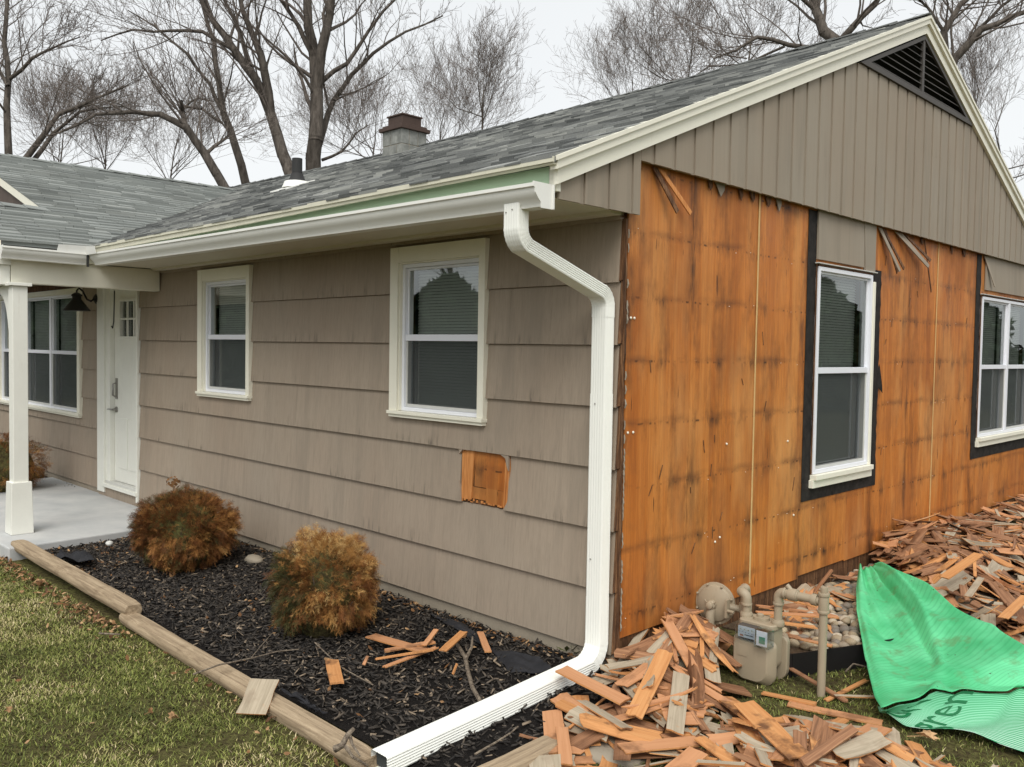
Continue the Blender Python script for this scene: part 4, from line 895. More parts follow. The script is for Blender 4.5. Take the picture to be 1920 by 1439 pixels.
# mulch chips (stuff)
def scatter_boxes(n, pts, lens, wids, ths, tones, name, mat, tilt=.35, **kw):
    th = rng.uniform(0, 2 * np.pi, n); al = rng.normal(0, tilt, n); be = rng.normal(0, tilt * 1.4, n)
    d = np.stack([np.cos(th) * np.cos(al), np.sin(th) * np.cos(al), np.sin(al)], 1)
    s0 = np.stack([-np.sin(th), np.cos(th), np.zeros(n)], 1); u0 = np.cross(d, s0)
    s_ = s0 * np.cos(be)[:, None] + u0 * np.sin(be)[:, None]; u = np.cross(d, s_)
    c = np.array([(-1, -.6, 0), (.9, -1, 0), (1, .7, 0), (-.8, 1, 0), (-1, -.6, 1), (.9, -1, 1), (1, .7, 1), (-.8, 1, 1)])
    V = pts[:, None, :] + d[:, None, :] * (c[None, :, 0] * lens[:, None] / 2)[..., None] + s_[:, None, :] * (c[None, :, 1] * wids[:, None] / 2)[..., None] + u[:, None, :] * (c[None, :, 2] * ths[:, None])[..., None]
    q = np.array([(4, 5, 6, 7), (0, 1, 5, 4), (1, 2, 6, 5), (2, 3, 7, 6), (3, 0, 4, 7)])
    F = (np.arange(n)[:, None, None] * 8 + q[None]).reshape(-1, 4)
    lo = np.repeat(rng.uniform(0, 5, (n, 1, 3)), 8, 1) + c[None] * np.stack([lens / 2, wids / 2, ths], 1)[:, None, :]
    return big_mesh(name, V.reshape(-1, 3), F, mat, tone=np.repeat(tones, 8), loc=lo.reshape(-1, 3), **kw)
n = 26000
px_ = rng.uniform(0, 1, n) ** .75 * -6.6 + .28; py_ = rng.uniform(BEDY + .05, -.02, n)
kp = ~((px_ < -4.9)); px_, py_ = px_[kp], py_[kp]; n = len(px_)
pz_ = ground_z(px_, py_) + rng.uniform(.004, .03, n)
scatter_boxes(n, np.stack([px_, py_, pz_], 1), rng.uniform(.012, .065, n), rng.uniform(.004, .016, n), rng.uniform(.002, .006, n), rng.uniform(0, 1, n) ** 1.15, 'wood_mulch', MAT['mulch'], kind='stuff', label='black shredded wood mulch in the front bed')
# second bed behind porch
n = 1200; px_ = rng.uniform(-11, -7.6, n); py_ = rng.uniform(-1.3, -.02, n)
scatter_boxes(n, np.stack([px_, py_, ground_z(px_, py_) + .02], 1), rng.uniform(.02, .08, n), rng.uniform(.008, .02, n), rng.uniform(.003, .008, n), rng.uniform(0, 1, n), 'wood_mulch', MAT['mulch'], kind='stuff', label='black wood mulch beyond the porch slab')

# leaf litter (stuff) along timbers and by slab, a few on lawn
def leaves(n, X, Y, Z, sz, name='leaf_litter', **kw):
    th = rng.uniform(0, 2 * np.pi, n); tl = rng.normal(0, .4, (n, 2)); L_ = rng.uniform(.5, 1, n) * sz
    c = np.array([(-1, 0, .15), (-.2, -.55, .0), (.6, -.35, .2), (1, 0, .3), (.5, .4, .1), (-.3, .5, .25)])
    lx_ = c[None, :, 0] * L_[:, None]; ly_ = c[None, :, 1] * L_[:, None]
    V = np.stack([X[:, None] + lx_ * np.cos(th)[:, None] - ly_ * np.sin(th)[:, None], Y[:, None] + lx_ * np.sin(th)[:, None] + ly_ * np.cos(th)[:, None], Z[:, None] + c[None, :, 2] * L_[:, None] + lx_ * tl[:, :1] + ly_ * tl[:, 1:]], 2)
    F = (np.arange(n)[:, None, None] * 6 + np.array([(0, 1, 2, 5), (2, 3, 4, 5)])[None]).reshape(-1, 4)
    return big_mesh(name, V.reshape(-1, 3), F, MAT['leaf'], tone=np.repeat(rng.uniform(0, 1, n), 6), kind='stuff', **kw)
n = 1300; X = rng.uniform(-5.0, .2, n); Y = -1.50 - np.abs(rng.normal(0, .09, n)); k2 = rng.random(n) < np.clip(.05 + .55 * (X < -2.4) * vnoise(X, Y, 3, 44) * 1.4, 0, 1); 
X2 = rng.uniform(-4.8, -.2, 450); Y2 = np.where(rng.random(450) < .4, rng.uniform(-1.3, -.1, 450), -.04 - np.abs(rng.normal(0, .04, 450)))
X3 = rng.uniform(-4.9, -3.9, 200); Y3 = rng.uniform(-1.3, -.5, 200); X4 = rng.uniform(-4.5, 1, 60); Y4 = rng.uniform(-3, -1.5, 60)
X = np.concatenate([X[k2], X2, X3, X4]); Y = np.concatenate([Y[k2], Y2, Y3, Y4]); leaves(len(X), X, Y, ground_z(X, Y) + .025, .022, label='brown leaf litter against timbers and foundation')

# grass (stuff)
def grass(n, X, Y, h, name, tone, **kw):
    th = rng.uniform(0, 2 * np.pi, n); b = rng.uniform(.3, 1.6, n) * h * 1.0; w = rng.uniform(.0012, .0028, n); Z = ground_z(X, Y)
    dx, dy = np.cos(th), np.sin(th); sx, sy = -dy, dx
    rows = []
    for (f, ww) in ((0, 1), (.5, .8), (1, .15)):
        ox = dx * b * f ** 1.6; oy = dy * b * f ** 1.6; oz = h * (f - .25 * f * f)
        for sg in (-1, 1): rows.append(np.stack([X + ox + sg * sx * w * ww, Y + oy + sg * sy * w * ww, Z + oz], 1))
    V = np.stack(rows, 1).reshape(-1, 3); F = (np.arange(n)[:, None, None] * 6 + np.array([(0, 1, 3, 2), (2, 3, 5, 4)])[None]).reshape(-1, 4)
    return big_mesh(name, V, F, MAT['grass'], tone=np.repeat(tone, 6), kind='stuff', **kw)
n = 210000; X = rng.uniform(0, 1, n) ** .8 * -7.6 + 1.2; Y = -1.47 - rng.uniform(0, 1, n) ** 1.2 * 2.0
q = proj(np.stack([X, Y, X * 0], 1)); ok = (q[:, 0] > -120) & (q[:, 0] < 1350) & (q[:, 1] < 1520) & (q[:, 2] > .5); X, Y = X[ok], Y[ok]
pn = vnoise(X, Y, 2.2, 1) * .6 + vnoise(X, Y, 7, 2) * .4; dn = vnoise(X, Y, 12, 3) * .5 + vnoise(X, Y, 4, 4) * .5
edge = sstep(-1.47, -1.75, Y); kp = rng.random(len(X)) < (.25 + .75 * edge) * np.clip(dn * 1.8 - .1, .15, 1); X, Y, pn = X[kp], Y[kp], pn[kp]
tn = np.clip(rng.normal(0, .17, len(X)) + .40 + (pn - .5) * .9 + .3 * (rng.random(len(X)) < .2), 0, 1)
grass(len(X), X, Y, rng.uniform(.006, .024, len(X)), 'lawn_grass', tn, label='patchy green and straw coloured lawn grass beside the bed')
n = 60000; X = rng.uniform(.25, 2.6, n); Y = rng.uniform(-1.6, 1.7, n); kp = (Y < 1.05 + (X - .4) * 2) & (X < 2.3) & ((Y > -1.6)); X, Y = X[kp], Y[kp]
dn = vnoise(X, Y, 6, 8); kp = rng.random(len(X)) < np.clip(dn * 2 - .3, .12, 1); X, Y = X[kp], Y[kp]
grass(len(X), X, Y, rng.uniform(.008, .024, len(X)), 'mossy_grass', np.clip(rng.normal(.27, .17, len(X)) + .35 * (rng.random(len(X)) < .12), 0, 1), label='dark mossy grass under the loose shakes')

# fabric scraps, rocks, weeds
def sheet(pts, name, mat, lab, cat, n=10, amp=.012, th=.003, seed=0, group=None):
    """pts: 4 world corners a,b,c,d -> a wrinkled thin sheet"""
    rr = np.random.default_rng(seed); a, b, c, d = [np.array(p) for p in pts]; u = np.linspace(0, 1, n); U, V_ = np.meshgrid(u, u)
    P = (a[None, None] * ((1 - U) * (1 - V_))[..., None] + b * (U * (1 - V_))[..., None] + c * (U * V_)[..., None] + d * ((1 - U) * V_)[..., None])
    ph = rr.uniform(0, 6, 4); P[..., 2] += amp * (np.sin(U * 9 + ph[0] + 3 * V_) + np.sin(V_ * 11 + ph[1] - 4 * U) * .7) + rr.uniform(-.2, .2, U.shape) * amp
    P[..., 0] += rr.uniform(-.008, .008, U.shape); P[..., 1] += rr.uniform(-.008, .008, U.shape)
    vs = P.reshape(-1, 3); N_ = n * n; fs = []
    for i in range(n - 1):
        for j in range(n - 1): q = [i * n + j, i * n + j + 1, (i + 1) * n + j + 1, (i + 1) * n + j]; fs.append(q); fs.append([x + N_ for x in q[::-1]])
    t = MB(); t.add(np.vstack([vs, vs - [0, 0, th]]), fs); o = t.build(name, MAT[mat], smooth=True, label=lab, category=cat)
    if group: o['group'] = group
    return o
sheet([g(915, 1212, .10), g(1010, 1232, .13), g(1040, 1262, .11), g(960, 1262, .07)], 'landscape_fabric', 'fabric', 'black landscape fabric flap exposed near the downspout elbow', 'fabric', seed=1, amp=.008)
sheet([g(805, 1152, .09), g(870, 1168, .10), g(925, 1215, .10), g(900, 1205, .09)], 'landscape_fabric', 'fabric', 'narrow black fabric strip along the foundation', 'fabric', seed=2, amp=.005)
sheet([g(525, 1294, .07), g(560, 1300, .08), g(612, 1338, .07), g(588, 1330, .06)], 'landscape_fabric', 'fabric', 'small black fabric scrap behind the middle timber', 'fabric', seed=3, amp=.006)
sheet([g(105, 1052, .07), g(175, 1052, .12), g(172, 1034, .12), g(112, 1036, .1)], 'landscape_fabric', 'fabric', 'crumpled black fabric at the bed corner by the porch', 'fabric', seed=4, amp=.02)
def rock(c, s_, seed, name, mat, lab=None, **kw):
    rr = np.random.default_rng(seed); import bmesh
    bm = bmesh.new(); bmesh.ops.create_icosphere(bm, subdivisions=2, radius=1); ph = rr.uniform(0, 6, 6)
    for v in bm.verts:
        x, y, z = v.co; k_ = 1 + .12 * math.sin(2.3 * x + ph[0]) * math.sin(2 * y + ph[1]) + .07 * math.sin(4 * z + ph[2] + 3 * x); v.co = Vector((x * s_[0] * k_, y * s_[1] * k_, z * s_[2] * k_))
    me = bpy.data.meshes.new(name); bm.to_mesh(me); bm.free(); me.materials.append(MAT[mat]); me.polygons.foreach_set('use_smooth', [True] * len(me.polygons))
    if c is None: return me
    o = link(name, me, None, **kw); o.location = c; 
    if lab: o['label'] = lab; o['category'] = 'rock'
    return o
rock(g(205, 1019, .12), (.035, .03, .022), 1, 'rock', 'flash', 'small white rock beside the left rusty shrub')
rock(g(476, 1050, .11), (.10, .06, .035), 2, 'rock', 'found', 'flat grey rock half hidden behind the rounder shrub')
rock(g(1130, 1402, .0), (.20, .16, .03), 3, 'flat_stone', 'found', 'flat grey stone set in grass under loose shakes')
def weed(c, label, n=26, s_=.07, seed=0):
    rr = random.Random(seed); t = MB()
    for i in range(n):
        a = rr.uniform(0, 6.28); l = s_ * rr.uniform(.5, 1.2); el = rr.uniform(.3, 1.2); b = Vector(c) + Vector((rr.uniform(-.05, .05), rr.uniform(-.03, .03), 0))
        tip = b + Vector((math.cos(a) * math.cos(el), math.sin(a) * math.cos(el), math.sin(el))) * l; s2 = Vector((-math.sin(a), math.cos(a), 0)) * .012; m_ = b.lerp(tip, .6)
        t.add([b, m_ - s2, tip, m_ + s2], [(0, 1, 2, 3)])
    t.build('weed_plant', MAT['weed'], label=label, category='plant')
weed(g(1075, 1222, .10), 'small green weed growing at the foundation behind the downspout elbow', seed=2)
t = MB(); bx_, by_, bz_ = FR(325, 905, -.42); t.tube([(bx_, by_, .05), (bx_ + .01, by_, .4), (bx_, by_, bz_)], [.004, .003, .003], 6); o_ = t
fl = thing('dried_flower', 'dried tan flower head standing behind the left rusty shrub', 'flower', (bx_, by_, .05)); inv = Matrix.Translation((-bx_, -by_, -.05))
oo = t.build('stem', MAT['stick'], fl); oo.matrix_parent_inverse = inv; t = MB(); rr = random.Random(5)
for i in range(40):
    v = Vector((rr.gauss(0, 1), rr.gauss(0, 1), rr.gauss(0, .6))).normalized() * .055; c_ = Vector((bx_, by_, bz_)) + v; a = v.cross(Vector((0, 0, 1))).normalized() * .014; b_ = v.cross(a).normalized() * .014
    t.add([c_ - a, c_ + b_, c_ + a, c_ - b_], [(0, 1, 2, 3)])
oo = t.build('petals', MAT['leaf'], fl); oo.matrix_parent_inverse = inv

# ---- arborvitae shrubs
def spray_template(seed):
    rr = random.Random(seed); V = []; F = []
    def fr(p, d, n_, l, w, depth):
        e = p + d * l; s_ = n_.cross(d).normalized() * w; k = len(V); V.extend([p - s_, p + s_, e + s_ * .35, e - s_ * .35]); F.append((k, k + 1, k + 2, k + 3))
        if depth: 
            m_ = 4 if depth == 2 else 3
            for i in range(m_):
                for sg in (-1, 1):
                    if rr.random() < .2: continue
                    q = p + d * l * (.15 + .8 * (i + rr.random() * .6) / m_); dd = (d * .85 + (s_.normalized() * sg) * rr.uniform(.45, .8) + n_ * rr.uniform(-.3, .3)).normalized(); fr(q, dd, n_, l * rr.uniform(.32, .55), w * .75, depth - 1)
    fr(Vector((0, 0, 0)), Vector((0, 0, 1)), Vector((0, 1, 0)), 1, .016, 2); return np.array([tuple(v) for v in V]), np.array(F)
temps = [spray_template(i) for i in range(5)]
def shrub(cx, cy, z0, rx, ry, h, n, label, tonef, seed, npow=2.5):
    rg = np.random.default_rng(seed); root = thing('dead_arborvitae', label, 'shrub', (cx, cy, z0), 'dying arborvitae shrubs against the front wall'); inv = Matrix.Translation((-cx, -cy, -z0))
    Vs = []; Fs = []; Ts = []; off = 0
    ph = rg.uniform(0, 6, 8)
    ncl = 240; CD = rg.normal(0, 1, (ncl, 3)); CD /= np.linalg.norm(CD, axis=1)[:, None]; CD = CD[CD[:, 2] > -.8]; ncl = len(CD); CT = rg.normal(0, .09, ncl); CRr = rg.uniform(.93, 1.04, ncl)
    for i in range(n):
        ci = rg.integers(ncl); dv = CD[ci] + rg.normal(0, .115, 3); dv /= np.linalg.norm(dv); off_c = np.linalg.norm(dv - CD[ci]); ct = dv[2]; st = math.sqrt(max(1e-4, 1 - ct * ct)); a = math.atan2(dv[1], dv[0])
        rho = (1 - rg.uniform(0, .5) ** 2.0) * CRr[ci] * (1.04 - .7 * off_c)
        k = (abs(st) ** npow + abs(ct) ** npow) ** (-1 / npow)
        lump = 1 + .08 * math.sin(3 * a + ph[0] + 2 * ct) + .05 * math.sin(5 * a + ph[1] - 4 * ct)
        rr_ = k * rho * lump * (1 - .16 * max(0, -ct))
        base = np.array([cx, cy, z0 + h * .5]) + dv * rr_ * np.array([rx, ry, h * .5])
        out = CD[ci] * .6 + dv * .5 + np.array([0, 0, .5 if ct > .1 else -.25]) + rg.normal(0, .30, 3); out /= np.linalg.norm(out)
        V, F = temps[rg.integers(5)]; L_ = rg.uniform(.032, .072)
        b = np.cross(out, rg.normal(0, 1, 3)); b /= np.linalg.norm(b); c = np.cross(b, out)
        W_ = V[:, :1] * b + V[:, 1:2] * c + V[:, 2:] * out + (-.22 * V[:, 2:] ** 2) * np.array([0, 0, 1.0])
        P = base - out * L_ * .45 + W_ * L_; Vs.append(P); Fs.append(F + off); off += len(V); Ts.append(np.full(len(V), np.clip(tonef(dv, rg) + CT[ci] + rg.normal(0, .06), 0, 1)))
    V = np.vstack(Vs); V[:, 2] = np.maximum(V[:, 2], z0 - .02)
    o = big_mesh('foliage', V, np.vstack(Fs), MAT['spray'], root, tone=np.concatenate(Ts)); o.matrix_parent_inverse = inv
    cm = MB(); cm.lathe((cx, cy, z0), (0, 0, 1), [(rx * .4, .0), (rx * .65, h * .2), (rx * .7, h * .5), (rx * .55, h * .75), (rx * .1, h * .88)], 12); oo = cm.build('shade_core', MAT['soil'], root); oo.matrix_parent_inverse = inv  # solid dark core stands in for shade deep in the foliage
    t = MB()
    for i in range(16):
        a = rg.uniform(0, 6.28); e = np.array([cx + rx * .75 * math.cos(a), cy + ry * .75 * math.sin(a), z0 + h * rg.uniform(.25, .85)]); m_ = np.array([cx, cy, z0]) * .5 + e * .5 - [0, 0, .03]; t.tube([(cx, cy, z0 - .02), m_, e], [.012, .007, .003], 5)
    oo = t.build('stems', MAT['stick'], root); oo.matrix_parent_inverse = inv
shrub(-3.63, -.66, .03, .425, .36, .60, 9500, 'rust brown dead arborvitae between the porch slab and the greener shrub', lambda d, rg: max(.30, rg.normal(.45, .08) - .08 * (d[0] < .05) + .06 * (d[0] > .35)) - .15 * (rg.random() < .08), 21)
shrub(-1.64, -.69, .03, .315, .30, .60, 8500, 'half green dying arborvitae nearest the downspout, golden brown on one side', lambda d, rg: (rg.normal(.58 + .18 * max(0, d[2]), .15) if (d[0] * .7 + d[1] * .7 + d[2] * .25 > -.45 + rg.normal(0, .16)) else rg.normal(.2, .13)), 22)
shrub(-8.0, -.70, .02, .45, .42, .68, 3000, 'brown dead arborvitae beyond the porch, mostly hidden by the post', lambda d, rg: rg.normal(.5, .12), 23)

# ================================================================== STONE BED + EDGING
def side_z(x, y): return float(ground_z(x, y))
eA = GR(1440, 1236, .13); eB = GR(1485, 1226, .13); eC = GR(1616, 1208, .13)
EP = [(.20, 1.02), (eB[0] - .05, eB[1] - .04), (eB[0], eB[1]), (eC[0], eC[1]), (eC[0] + .16, eC[1] + .45), (.98, 2.6), (1.0, 6.5)]
t = MB()
for a, b_ in zip(EP[:-1], EP[1:]):
    d = np.array(b_) - np.array(a); nrm = np.array([d[1], -d[0]]) / np.linalg.norm(d) * .006
    t.hexa([(a[0], a[1], -.02), (b_[0], b_[1], -.02), (b_[0] + nrm[0], b_[1] + nrm[1], -.02), (a[0] + nrm[0], a[1] + nrm[1], -.02), (a[0], a[1], .13), (b_[0], b_[1], .13), (b_[0] + nrm[0], b_[1] + nrm[1], .13), (a[0] + nrm[0], a[1] + nrm[1], .13)])
t.build('lawn_edging', MAT['black'], label='black plastic edging strip holding back the river stones', category='edging')
ins = MB(); ins.prism([(.0, 1.0, .03)] + [(x - .004, y + .002, .03) for x, y in EP] + [(0, 6.5, .03)], (0, 0, .065)); stone_bed = ins.build('stone_bed', MAT['dirt'], kind='structure')
stones = [rock(None, (1, rr_, hh), 50 + i, 'stone', 'stone') for i, (rr_, hh) in enumerate([(.8, .6), (.7, .5), (.9, .55), (.75, .65), (.6, .5), (.85, .7)])]
def inside(poly, x, y):
    c = False; j = len(poly) - 1
    for i in range(len(poly)):
        if (poly[i][1] > y) != (poly[j][1] > y) and x < (poly[j][0] - poly[i][0]) * (y - poly[i][1]) / (poly[j][1] - poly[i][1]) + poly[i][0]: c = not c
        j = i
    return c
SB = [(.02, .98)] + EP + [(.02, 6.5)]
rs = random.Random(4); cnt = 0; placed = []
cands = [(x + rs.uniform(-.012, .012), y + rs.uniform(-.012, .012)) for i, y in enumerate(np.arange(1.0, 4.1, .062)) for x in np.arange(.03 + .03 * (i % 2), .95, .062)]
cands.sort(key=lambda c: c[1])
for layer in (0, 1):
    for (x, y) in cands:
        if cnt >= 296: break
        if layer == 1 and rs.random() > .2: continue
        if layer == 1: x += .026; y += .02
        if not inside(SB, x, y) or not inside(SB, x + .018, y - .022): continue
        q = proj((x, y, .1))[0]
        if not (1440 < q[0] < 1640 and 1050 < q[1] < 1262): continue
        s_ = rs.uniform(.028, .042); zz = .104 + .022 * layer
        o = link('stone', rs.choice(stones), stone_bed); o.location = (x, y, zz + rs.uniform(0, .008)); o.scale = (s_ * rs.uniform(.95, 1.2), s_, s_); o.rotation_euler = (rs.uniform(-.3, .3), rs.uniform(-.3, .3), rs.uniform(0, 6.3)); cnt += 1
print('stones', cnt)

# ================================================================== GAS METER
MX, MY = .452, .65
meter = thing('gas_meter', 'tan painted gas meter with round regulator and riser pipe against the orange wall', 'gas meter', (MX, MY, 0)); minv = Matrix.Translation((-MX, -MY, 0))
def MP(t, name, mat='meter', parent=None, **kw):
    o = t.build(name, MAT[mat], parent or meter, **kw)
    if parent is None: o.matrix_parent_inverse = minv
    return o
def rounded(x0, x1, z0, z1, rx_, n=6, rb=None):
    rb = rx_ if rb is None else rb; pts = []
    for (cx_, cz_, a0, r_) in ((x1 - rx_, z1 - rx_, 0, rx_), (x0 + rx_, z1 - rx_, 90, rx_), (x0 + rb, z0 + rb, 180, rb), (x1 - rb, z0 + rb, 270, rb)):
        for i in range(n + 1): a = R_(a0 + 90 * i / n); pts.append((cx_ + r_ * math.cos(a), cz_ + r_ * math.sin(a)))
    return pts
def plate(pts, y0, y1, name, **kw): t = MB(); t.prism([(x, y0, z) for x, z in pts], (0, y1 - y0, 0)); return MP(t, name, **kw)
body = plate(rounded(MX - .095, MX + .095, .06, .30, .03, rb=.05), MY - .055, MY + .055, 'body', bevel=.008, auto=50)
# diaphragm covers front and back
for (ya, yb_, yc) in ((MY - .055, MY - .075, MY - .118), (MY + .050, MY + .08, MY + .135)):
    o1 = rounded(MX - .122, MX + .122, -.01, .235, .035, rb=.075); o2 = rounded(MX - .122, MX + .122, -.01, .235, .035, rb=.075); o3 = rounded(MX - .095, MX + .095, .02, .215, .03, rb=.065)
    t = MB(); k = len(o1); caps_ = [tuple(range(k - 1, -1, -1))]; vs = [(x, ya, z) for x, z in o1] + [(x, yb_, z) for x, z in o2] + [(x, yc, z) for x, z in o3]
    fs = [(i, (i + 1) % k, (i + 1) % k + k, i + k) for i in range(k)] + [(i + k, (i + 1) % k + k, (i + 1) % k + 2 * k, i + 2 * k) for i in range(k)] + [tuple(range(2 * k, 3 * k))] + caps_
    if yc > ya: fs = [f[::-1] for f in fs]
    t.add(vs, fs); MP(t, 'diaphragm_cover', bevel=.005, auto=35)
t = MB()
for (x, z) in ((-.105, .215), (-.108, .10), (.105, .215), (.108, .10), (-.05, .008), (.05, .008), (0, .006)): t.lathe((MX + x, MY - .07, z), (0, -1, 0), [(.009, 0), (.009, .010), (.005, .014)], 6)
MP(t, 'cover_bolts', kind='stuff')
t = MB(); t.box(MX - .075, MX - .01, MY - .119, MY - .1155, .135, .20); t.box(MX - .07, MX - .015, MY - .121, MY - .1192, .14, .195); MP(t, 'data_plate')
t = MB(); t.prism([(x, y, .285) for x, y in rounded(MX - .105, MX + .105, MY - .07, MY + .07, .03)], (0, 0, .03)); MP(t, 'top_casting', bevel=.006, auto=50)
t = MB(); t.prism([(x, y, .3155) for x, y in rounded(MX - .045, MX + .04, MY - .035, MY + .035, .03)], (0, 0, .014)); t.lathe((MX - .01, MY, .33), (0, 0, 1), [(.018, 0), (.018, .012), (.01, .016)], 10); MP(t, 'top_cover', auto=40)
# index box: dial plate, clear cover, module
ib = bxs('index_box', 'louver', None, (MX - .075, MX + .035, MY - .118, MY - .07, .232, .300)); ib.parent = meter; ib.matrix_parent_inverse = minv
def iparts(nm, mat, *b, **kw): return bxs(nm, mat, ib, *b, bev=.0, **kw)
iparts('dial_plate', 'vinyl', (MX - .070, MX + .030, MY - .121, MY - .1182, .238, .296)); 
t = MB()
for k in range(4): xx = MX - .052 + k * .021; t.lathe((xx, MY - .1212, .280), (0, -1, 0), [(.007, 0), (.007, .0006)], 14); 
t.build('dial_face', MAT['white'], ib)
t = MB()
for k, a in enumerate((200, 60, 20, 120)): xx = MX - .052 + k * .021; ca, sa = math.cos(R_(a)), math.sin(R_(a)); t.prism([(xx - sa * .0016, MY - .1222, .280 + ca * .0016), (xx + ca * .0075, MY - .1222, .280 + sa * .0075), (xx + sa * .0016, MY - .1222, .280 - ca * .0016)], (0, -.0006, 0))
for k in range(7): t.box(MX - .03 + k * .0075, MX - .0255 + k * .0075, MY - .1222, MY - .1216, .250, .256)
for k in range(5): t.box(MX - .065 + k * .018, MX - .057 + k * .018, MY - .1222, MY - .1216, .2650, .2665)
t.build('pointers', MAT['black'], ib, kind='stuff')
t = MB(); t.box(MX - .058, MX - .038, MY - .1225, MY - .1217, .243, .252); t.build('rust_label', MAT['pink'], ib)
iparts('clear_cover', 'clear', (MX - .078, MX + .036, MY - .135, MY - .123, .230, .302))
mod = iparts('radio_module', 'clear', (MX + .040, MX + .118, MY - .150, MY - .085, .215, .305)); iparts('module_board', 'vinyl', (MX + .045, MX + .105, MY - .136, MY - .132, .222, .298)); 
m = N('green_circuit', .5, .3); m.col(srgb(96, 150, 128)); MAT['pcb'] = m.m; iparts('module_chip', 'pcb', (MX + .062, MX + .095, MY - .1395, MY - .1365, .235, .27))
# pipes
def pipe(pts, r_, name, rings=(), mat='meter'):
    t = MB(); t.tube(pts, r_, 16)
    for (c, ax, rr_, h_) in rings: t.lathe(c, ax, [(rr_ * .96, 0), (rr_, h_ * .15), (rr_, h_ * .85), (rr_ * .96, h_)], 16)
    return MP(t, name, mat, auto=40)
def bend(c, r_, a0, a1, pl, n=8):  # arc points in xz ('x') or yz ('y') plane about c
    out = []
    for i in range(n + 1):
        a = R_(a0 + (a1 - a0) * i / n); u, w = r_ * math.cos(a), r_ * math.sin(a)
        out.append((c[0] + u, c[1], c[2] + w) if pl == 'x' else (c[0], c[1] + u, c[2] + w))
    return out
PLX, PRX2 = MX - .092, MX + .092
pipe([(PLX, MY, .30), (PLX, MY, .385)], .0215, 'inlet_pipe', [((PLX, MY, .305), (0, 0, 1), .034, .026), ((PLX, MY, .325), (0, 0, 1), .030, .012), ((PLX, MY, .372), (0, 0, 1), .029, .014)])
pipe([(PLX, MY, .385)] + bend((PLX - .030, MY, .405), .030, 0, 90, 'x') + [(PLX - .045, MY + .04, .440), (PLX - .05, MY + .07, .440)], .0255, 'inlet_elbow', [((PLX - .030, MY + .005, .438), (-.6, .8, 0), .030, .012)])
pipe([(PLX - .05, MY + .06, .440)] + [(PLX - .052 - .01 * math.sin(R_(a)), MY + .065 + .03 * math.sin(R_(a)), .410 + .03 * math.cos(R_(a))) for a in range(0, 91, 15)] + [(PLX - .062, MY + .095, .33), (PLX - .062, MY + .095, .0)], .027, 'service_riser', [((PLX - .062, MY + .095, .30), (0, 0, 1), .036, .05), ((PLX - .062, MY + .095, .22), (0, 0, 1), .034, .03)])
pipe([(PRX2, MY, .30), (PRX2, MY, .43)], .0215, 'outlet_pipe', [((PRX2, MY, .305), (0, 0, 1), .034, .026), ((PRX2, MY, .325), (0, 0, 1), .028, .012), ((PRX2, MY, .415), (0, 0, 1), .029, .014)])
pipe([(PRX2, MY, .43)] + [(PRX2 + .032 - .032 * math.cos(R_(a)), MY, .452 + .032 * math.sin(R_(a))) for a in range(0, 91, 15)] + [(PRX2 + .06, MY, .484)], .0255, 'outlet_elbow', [((PRX2 + .03, MY, .484), (1, 0, 0), .031, .014)])
RX = .79
pipe([(PRX2 + .055, MY, .484), (RX - .02, MY, .484)], .0215, 'cross_pipe', [((PRX2 + .058, MY, .484), (1, 0, 0), .032, .045), ((PRX2 + .10, MY, .484), (1, 0, 0), .027, .01), ((RX - .062, MY, .484), (1, 0, 0), .030, .030)])
pipe([(PRX2 + .075, MY, .50), (PRX2 + .045, MY - .0, .528)], .012, 'pipe_plug')
pipe([(RX, MY, -.05), (RX, MY, .25), (RX, MY, .52)], .0205, 'house_riser', [((RX, MY, .425), (0, 0, 1), .029, .016), ((RX, MY, .44), (0, 0, 1), .026, .07), ((RX, MY, .512), (0, 0, 1), .029, .018), ((RX, MY, .53), (0, 0, 1), .018, .028)])
# regulator: big disc facing outwards
RGx, RGy, RGz = .122, .71, .318
reg = MB(); reg.lathe((RGx, RGy + .035, RGz), (.12, -1, .05), [(.06, 0), (.105, .012), (.117, .020), (.117, .032), (.104, .036), (.098, .046), (.065, .062), (.03, .066)], 36); o = MP(reg, 'regulator_disc', auto=30)
reg = MB()
for k in range(8):
    a = R_(22 + 45 * k); c = np.array((RGx + .003, RGy - .002, RGz)) + .110 * np.array((math.cos(a), .12 * math.cos(a), math.sin(a))); reg.lathe(c, (.12, -1, .05), [(.007, 0), (.007, .008), (.004, .012)], 6)
MP(reg, 'flange_bolts', kind='stuff')
reg = MB(); reg.lathe((RGx + .004, RGy - .022, RGz), (.12, -1, .05), [(.030, 0), (.026, .03), (.020, .034), (.020, .048), (.014, .052)], 14)
for a in (35, 145): c = np.array((RGx + .006, RGy - .05, RGz)); e = c + .045 * np.array((math.cos(R_(a)), 0, math.sin(R_(a)))); reg.tube([c, e], [.005, .003], 6)
MP(reg, 'spring_cap', auto=40)
reg = MB(); reg.tube([(RGx + .005, RGy - .03, RGz - .01), (RGx + .005, RGy - .045, RGz - .05), (RGx + .005, RGy - .045, RGz - .115)], [.022, .026, .026], 14); reg.lathe((RGx + .005, RGy - .045, RGz - .13), (0, 0, 1), [(.032, 0), (.032, .018)], 14); MP(reg, 'vent_hood', auto=40)
reg = MB(); reg.tube([(RGx + .08, RGy, RGz), (PLX - .062, MY + .095, RGz - .005)], .02, 12); reg.box(RGx + .098, RGx + .112, RGy - .05, RGy - .02, RGz - .05, RGz + .05); reg.tube([(RGx + .11, RGy - .04, RGz - .01), (RGx + .15, RGy - .04, RGz - .01)], .009, 8); MP(reg, 'valve', auto=40)

